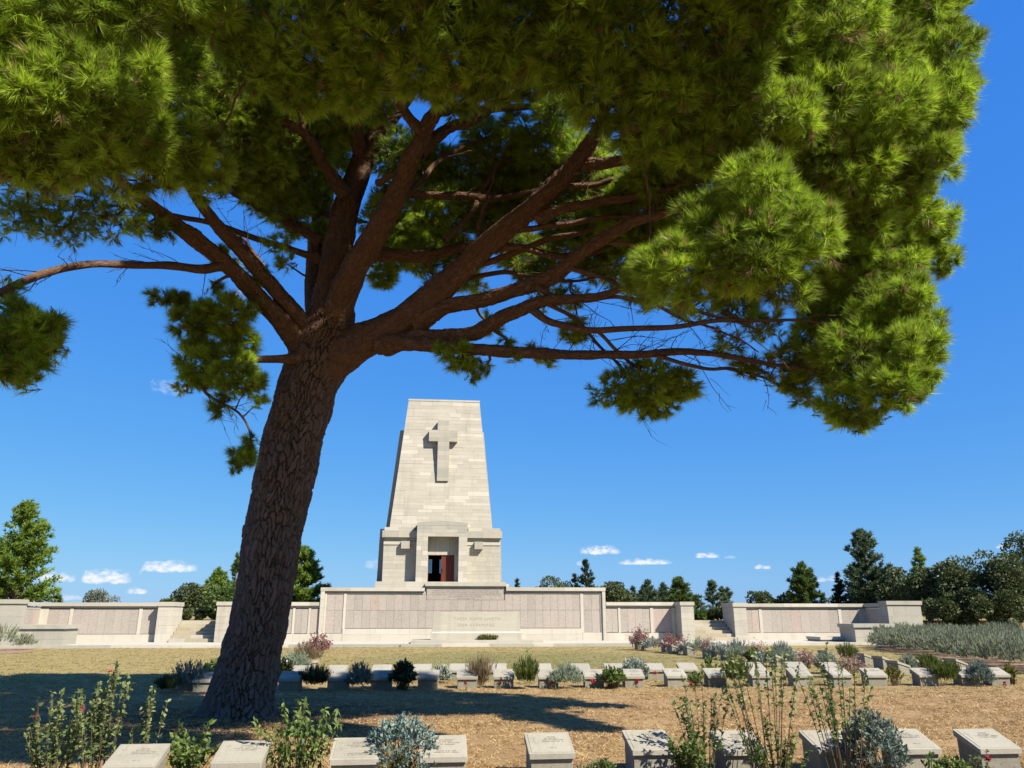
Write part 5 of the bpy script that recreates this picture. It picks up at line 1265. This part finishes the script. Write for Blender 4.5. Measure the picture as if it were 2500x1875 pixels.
pxbush('flower_tuft', 'small upright green sprig before the ninth near marker', 2262, 2290, 1842, 1905, dict(ST['leafy'], n=7, m=8, len=.05, stem_mat=gstem_mat), 'plant')
pxbush('flower_tuft', 'low scatter of pale flowers between the fifth and sixth near markers', 1400, 1448, 1868, 1896, dict(ST['leafy'], n=24, m=6, len=.03, fl=16, fls=.02, flm=m_palepink, flp=4), 'plant')
pxbush('flower_tuft', 'low dark weeds left of the last near marker', 2296, 2370, 1852, 1895, dict(ST['leafy'], n=40, m=8, len=.05), 'plant')
# red blooms standing along the second row
PL = [(1222, 1676, 'before the seventh marker of the second row'), (1345, 1678, 'before the eighth marker of the second row'), (1448, 1676, 'before the ninth marker of the second row'), (1553, 1674, 'before the tenth marker of the second row'),
      (1601, 1660, 'on a spiky plant between the tenth and eleventh markers'), (1686, 1676, 'right of the eleventh marker of the second row'), (2447, 1674, 'before the last marker of the second row'), (1138, 1680, 'before the marker at the edge of the tree shadow')]
for x, y, lb in PL:
    q = gnd(x, y + 4); r_ = empty('red_flower', (q.x, q.y - .12, 0), random.uniform(-3, 3)); tag(r_, 'small red bloom ' + lb, 'flower', 'red blooms along the second row')
    hh = random.uniform(.10, .16) if y > 1665 else .22
    cs = [(np.array([[0, 0, 0], [.01, 0, hh * .5], [.02, .01, hh]]), .004)]; link('stem', stems_mesh('stem', cs, gstem_mat), r_)
    n = 26; a = Acc(); a.add(*leaves(np.array([[.02, .01, hh]]) + rng.normal(0, .012, (n, 3)), rdir(n) + np.array([0, 0, .3]), rdir(n), rng.uniform(.03, .06, n), .04), np.repeat(rng.uniform(0, 1, n), 4)); link('petals', a.mesh('petals', m_red), r_)
    n = 8; a = Acc(); a.add(*blades(rng.normal(0, .01, (n, 3)) * np.array([1, 1, 0]), rdir(n) * .7 + np.array([0, 0, .8]), rng.uniform(.08, .16, n), .012), rng.uniform(0, 1, n)); link('leaves', a.mesh('leaves', m_spiky), r_)
# ------------------------------------------------------------------ trees behind the wall
def far_root(name, label, x, Y, zb, cat='tree', group='trees beyond the memorial'):
    q = at(x, 1500, Y); r_ = empty(name, (q.x, Y, zb)); tag(r_, label, cat, group); return r_
def size_at(x, ytop, wpx, Y, zb):
    d_ = Y * math.cos(TH) * (1.22 if wpx < 130 else 1.1); return at(x, ytop, Y).z - zb, wpx / F_PX * d_
def oak(label, x, ytop, wpx, Y, mat=m_oak, zb=1.26, n=5200, leaf=.20, name='oak_tree', blobs=16):
    h, w_ = size_at(x, ytop, wpx, Y, zb); r_ = far_root(name, label, x, Y, zb)
    g = rng; bd = unit(g.normal(size=(blobs, 3))) * g.uniform(.35, .75, (blobs, 1)); bc = bd * np.array([w_ / 2, w_ / 2, h * .46]) + np.array([0, 0, h * .54])
    br = g.uniform(.30, .48, blobs) * np.minimum(w_ / 2, h * .6)
    j = g.integers(0, blobs, n); u = rdir(n); u[:, 2] += .15; u = unit(u)
    P_ = bc[j] + u * (br[j] * g.uniform(.7, 1.05, n))[:, None]; P_[:, 2] = np.maximum(P_[:, 2], .05)
    P_[:, 2] = np.minimum(P_[:, 2], h)
    a = Acc(); a.add(*leaves(P_, u + rdir(n) * .8, rdir(n), g.uniform(.6, 1.2, n) * leaf, g.uniform(.5, .8, n) * leaf), np.repeat(np.clip(g.normal(.45, .2, blobs)[j] + g.normal(0, .15, n), 0, 1), 4))
    link('crown', a.mesh('crown', mat), r_)
    V, F, uv, _x = tube([(0, 0, -.2), (.1, 0, h * .25), (0, .1, h * .55)], [w_ * .05, w_ * .04, w_ * .02], 8); link('trunk', npmesh('trunk', V, F, farbark_mat, smooth=True, uv=uv), r_)
    return r_
def conifer(label, x, ytop, wpx, Y, mat=m_pine_far, zb=1.26, nb=90, dens=26, blade=.30, taper=.8, droop=.0, name='pine_tree', low=.06, ragged=.25):
    h, w_ = size_at(x, ytop, wpx, Y, zb); r_ = far_root(name, label, x, Y, zb); g = rng
    t_ = np.sort(g.uniform(low, 1.0, nb)); az_ = g.uniform(0, 6.283, nb)
    prof = (1 - t_) ** taper * (1 - .35 * np.exp(-t_ * 9)); ln_ = w_ / 2 * np.clip(prof / prof.max(), .03, 1) * g.uniform(1 - ragged * 1.6, 1.05, nb)
    up = .35 + .5 * t_ - droop
    D_ = unit(np.stack([np.cos(az_), np.sin(az_), up], 1))
    B_ = np.stack([0 * t_, 0 * t_, t_ * h * .97], 1); k = np.maximum(6, (dens * ln_ / ln_.max())).astype(int)
    j = np.repeat(np.arange(nb), k); s_ = g.uniform(.15, 1.0, len(j)) ** .7
    P_ = B_[j] + D_[j] * (ln_[j] * s_)[:, None] + g.normal(0, .05, (len(j), 3)) * w_ * .35
    P_[:, 2] = np.clip(P_[:, 2], .02, h)
    q = 5; jj = np.repeat(np.arange(len(j)), q)
    dd = unit(D_[j][jj] * .7 + rdir(len(jj)) * .9 + np.array([0, 0, .4]))
    a = Acc(); a.add(*blades(P_[jj], dd, g.uniform(.6, 1.1, len(jj)) * blade, blade * .28), np.clip(np.repeat(g.normal(.45, .2, len(j)), q) + g.normal(0, .12, len(jj)), 0, 1))
    link('crown', a.mesh('crown', mat), r_)
    V, F, uv, _x = tube([(0, 0, -.2), (.03, 0, h * .5), (0, 0, h * .97)], [h * .022, h * .014, h * .003], 8); tr_ = link('trunk', npmesh('trunk', V, F, farbark_mat, smooth=True, uv=uv), r_)
    cs = [(np.array([B_[i], B_[i] + D_[i] * ln_[i] * .5, B_[i] + D_[i] * ln_[i] * .85]), max(.01, ln_[i] * .018)) for i in range(0, nb, 2)]
    o_ = link('branches', stems_mesh('branches', cs, stem_mat), r_); o_['kind'] = 'stuff'
    return r_
conifer('big bushy pine at the left edge behind the wing wall', 25, 1222, 190, 58, m_pine_light, nb=170, dens=60, taper=.62, blade=.34)
conifer('tip of a small green conifer just right of the big left pine', 136, 1452, 26, 60, m_pine_far, nb=40, dens=14, taper=.7)
oak('pale grey-green olive showing above the left wing wall', 244, 1436, 72, 64, m_olive, leaf=.16, n=2600)
oak('dark low oak top left of the trunk above the left steps', 412, 1462, 60, 66)
oak('dark oak behind the left steps', 455, 1428, 100, 60, n=5200)
conifer('young pine rising above the oaks left of the trunk', 524, 1386, 90, 62, m_pine_light, nb=110, dens=34)
oak('green bushy tree against the left side of the trunk', 545, 1420, 120, 58, m_pine_far, n=4200)
conifer('dark pine tip beside the trunk on its left', 566, 1350, 60, 66, m_pine_far, nb=80, dens=24)
conifer('broad light green pine right of the trunk above the name wall', 728, 1338, 125, 58, m_pine_light, nb=150, dens=56, taper=.55, blade=.34)
conifer('tiny conifer tip right of the tower base', 1263, 1415, 24, 66, m_cypress, nb=30, dens=12)
oak('round dark oak right of the tower', 1352, 1398, 135, 66, n=5200, leaf=.18)
conifer('dark fir rising right of the round oak', 1432, 1366, 70, 66, m_cypress, nb=100, dens=30, taper=.75, blade=.26)
conifer('small dark fir against the round oak', 1404, 1402, 40, 68, m_cypress, nb=60, dens=18)
oak('dark rounded oak above the right end of the long wall', 1496, 1424, 95, 64, n=4200)
oak('second dark rounded oak behind the right low wall', 1545, 1440, 60, 66, n=2600)
conifer('narrow dark cypress tip behind the right low wall', 1548, 1430, 30, 70, m_cypress, nb=50, dens=14)
conifer('green pine with feathery top behind the right low wall', 1584, 1417, 62, 62, m_pine_blue, nb=90, dens=26)
conifer('second feathery pine behind the right low wall', 1622, 1423, 50, 64, m_pine_blue, nb=80, dens=22)
conifer('taller feathery pine beside the right pier', 1662, 1413, 75, 60, m_pine_far, nb=110, dens=32, taper=.6)
conifer('sparse young pine left in the gap above the right steps', 1706, 1456, 46, 62, m_pine_blue, nb=50, dens=16, taper=.5)
conifer('tall sparse young pine above the right steps', 1742, 1420, 42, 60, m_pine_blue, nb=60, dens=18, taper=.45, ragged=.4)
conifer('sparse young pine with forked top above the right steps', 1768, 1436, 30, 62, m_pine_blue, nb=44, dens=14, taper=.4, ragged=.4)
conifer('thin young pine nearest the right wing above the steps', 1782, 1438, 26, 64, m_pine_blue, nb=40, dens=14, taper=.4, ragged=.4)
oak('low green thicket at the top of the right steps', 1725, 1492, 110, 58, m_pine_far, n=3800, name='thicket')
oak('dark shrub beside the right wing at the top of the steps', 1770, 1482, 60, 57, n=2400, name='thicket')
oak('dark low thicket at the top of the left steps', 480, 1490, 150, 58, n=3800, name='thicket')
oak('flat dark oak above the right wing wall', 1880, 1442, 130, 64, n=4200)
conifer('dense conical pine above the right wing wall', 1968, 1374, 84, 62, m_pine_far, nb=130, dens=44, taper=.6)
conifer('little pine right of the dense conical pine', 2014, 1450, 26, 64, m_pine_blue, nb=30, dens=12)
conifer('narrow dark cypress above the right wing wall', 2056, 1398, 42, 62, m_cypress, nb=90, dens=24, taper=.7, blade=.24)
conifer('tall open pine above the right wing return', 2130, 1294, 118, 60, m_pine_blue, nb=150, dens=52, taper=.5, blade=.34, ragged=.35)
conifer('light green pine top rising out of the dark oaks', 2262, 1332, 70, 62, m_pine_light, nb=90, dens=34)
oak('olive-green oak between the tall pine and the dark hedge', 2190, 1388, 110, 58, n=4600)
oak('broad dark oak behind the right pier', 2270, 1392, 120, 55, n=5200)
oak('large dark oak right of the right pier', 2370, 1348, 170, 53, zb=.9, n=8000)
oak('dark oak at the right edge', 2480, 1356, 170, 51, zb=.9, n=8000)
oak('taller oak cut by the right picture edge', 2560, 1285, 160, 52, zb=.9, n=6000)
oak('low dark oak skirt behind the lavender bed', 2420, 1440, 200, 50, zb=.8, n=7000)
oak('low dark oak skirt at the right end of the wing wall', 2305, 1450, 110, 52, zb=.8, n=5000)

oak('green mixed tree between the round oak and the fir right of the tower', 1460, 1432, 70, 68, m_pine_far, n=3000)
oak('low dark tree filling the line behind the right low wall', 1600, 1450, 120, 68, n=4200)
oak('low dark tree beside the taller feathery pine', 1650, 1456, 90, 66, n=3200)
oak('low grey-green tree at the right of the stepped wall', 1530, 1456, 80, 70, n=2600)
oak('low green tree between the flat oak and the conical pine', 1930, 1456, 70, 66, m_pine_far, n=2600)
oak('low dark tree under the narrow cypress', 2070, 1452, 80, 64, n=3000)
oak('low dark tree at the foot of the tall open pine', 2130, 1420, 100, 62, n=4200)
# ------------------------------------------------------------------ dry grass
def grass(name, label, n, ymin, ymax, hmin, hmax, wid, mat, lie, pw):
    g = np.random.default_rng(5 + n % 97)
    Y_ = ymin + (ymax - ymin) * g.random(n) ** pw; X_ = (g.random(n) * 2 - 1) * (.70 * Y_ + .6)
    P_ = np.stack([X_, Y_, np.full(n, .002)], 1)
    # tufts
    c_ = g.integers(0, n // 9, n); off = g.normal(0, .035, (n, 2)); P_[:, 0] = P_[c_, 0] + off[:, 0]; P_[:, 1] = P_[c_, 1] + off[:, 1]
    pm = np.sin(P_[:, 0] * 1.3 + 2 * np.sin(P_[:, 1] * .7)) + np.sin(P_[:, 1] * 1.9 + 1.5 * np.sin(P_[:, 0] * .9)) + .8 * np.sin(P_[:, 0] * 3.7 - P_[:, 1] * 2.9)
    P_[:, 2] -= np.where((pm > 1.2) & (g.random(n) < .75), .2, 0)      # thin patches
    az_ = g.uniform(0, 6.283, n); up = g.uniform(.08, 1, n) ** lie
    D_ = np.stack([np.cos(az_), np.sin(az_), up], 1)
    a = Acc(); a.add(*blades(P_, D_, g.uniform(hmin, hmax, n), wid), np.clip(g.normal(.5, .22, n // 9 + 1)[c_] + g.normal(0, .12, n), 0, 1))
    o_ = link(name, a.mesh(name, mat)); tag(o_, label, 'grass', None, 'stuff'); return o_
grass('dry_grass', 'short dry straw-coloured grass between the rows of grave markers', 260000, 7.6, 21.5, .03, .085, .009, m_straw, 1.6, 1.2)
grass('lawn', 'mown yellowish lawn in front of the memorial wall', 150000, 20.5, 43.0, .04, .08, .012, m_lawn, 1.0, 1.1)
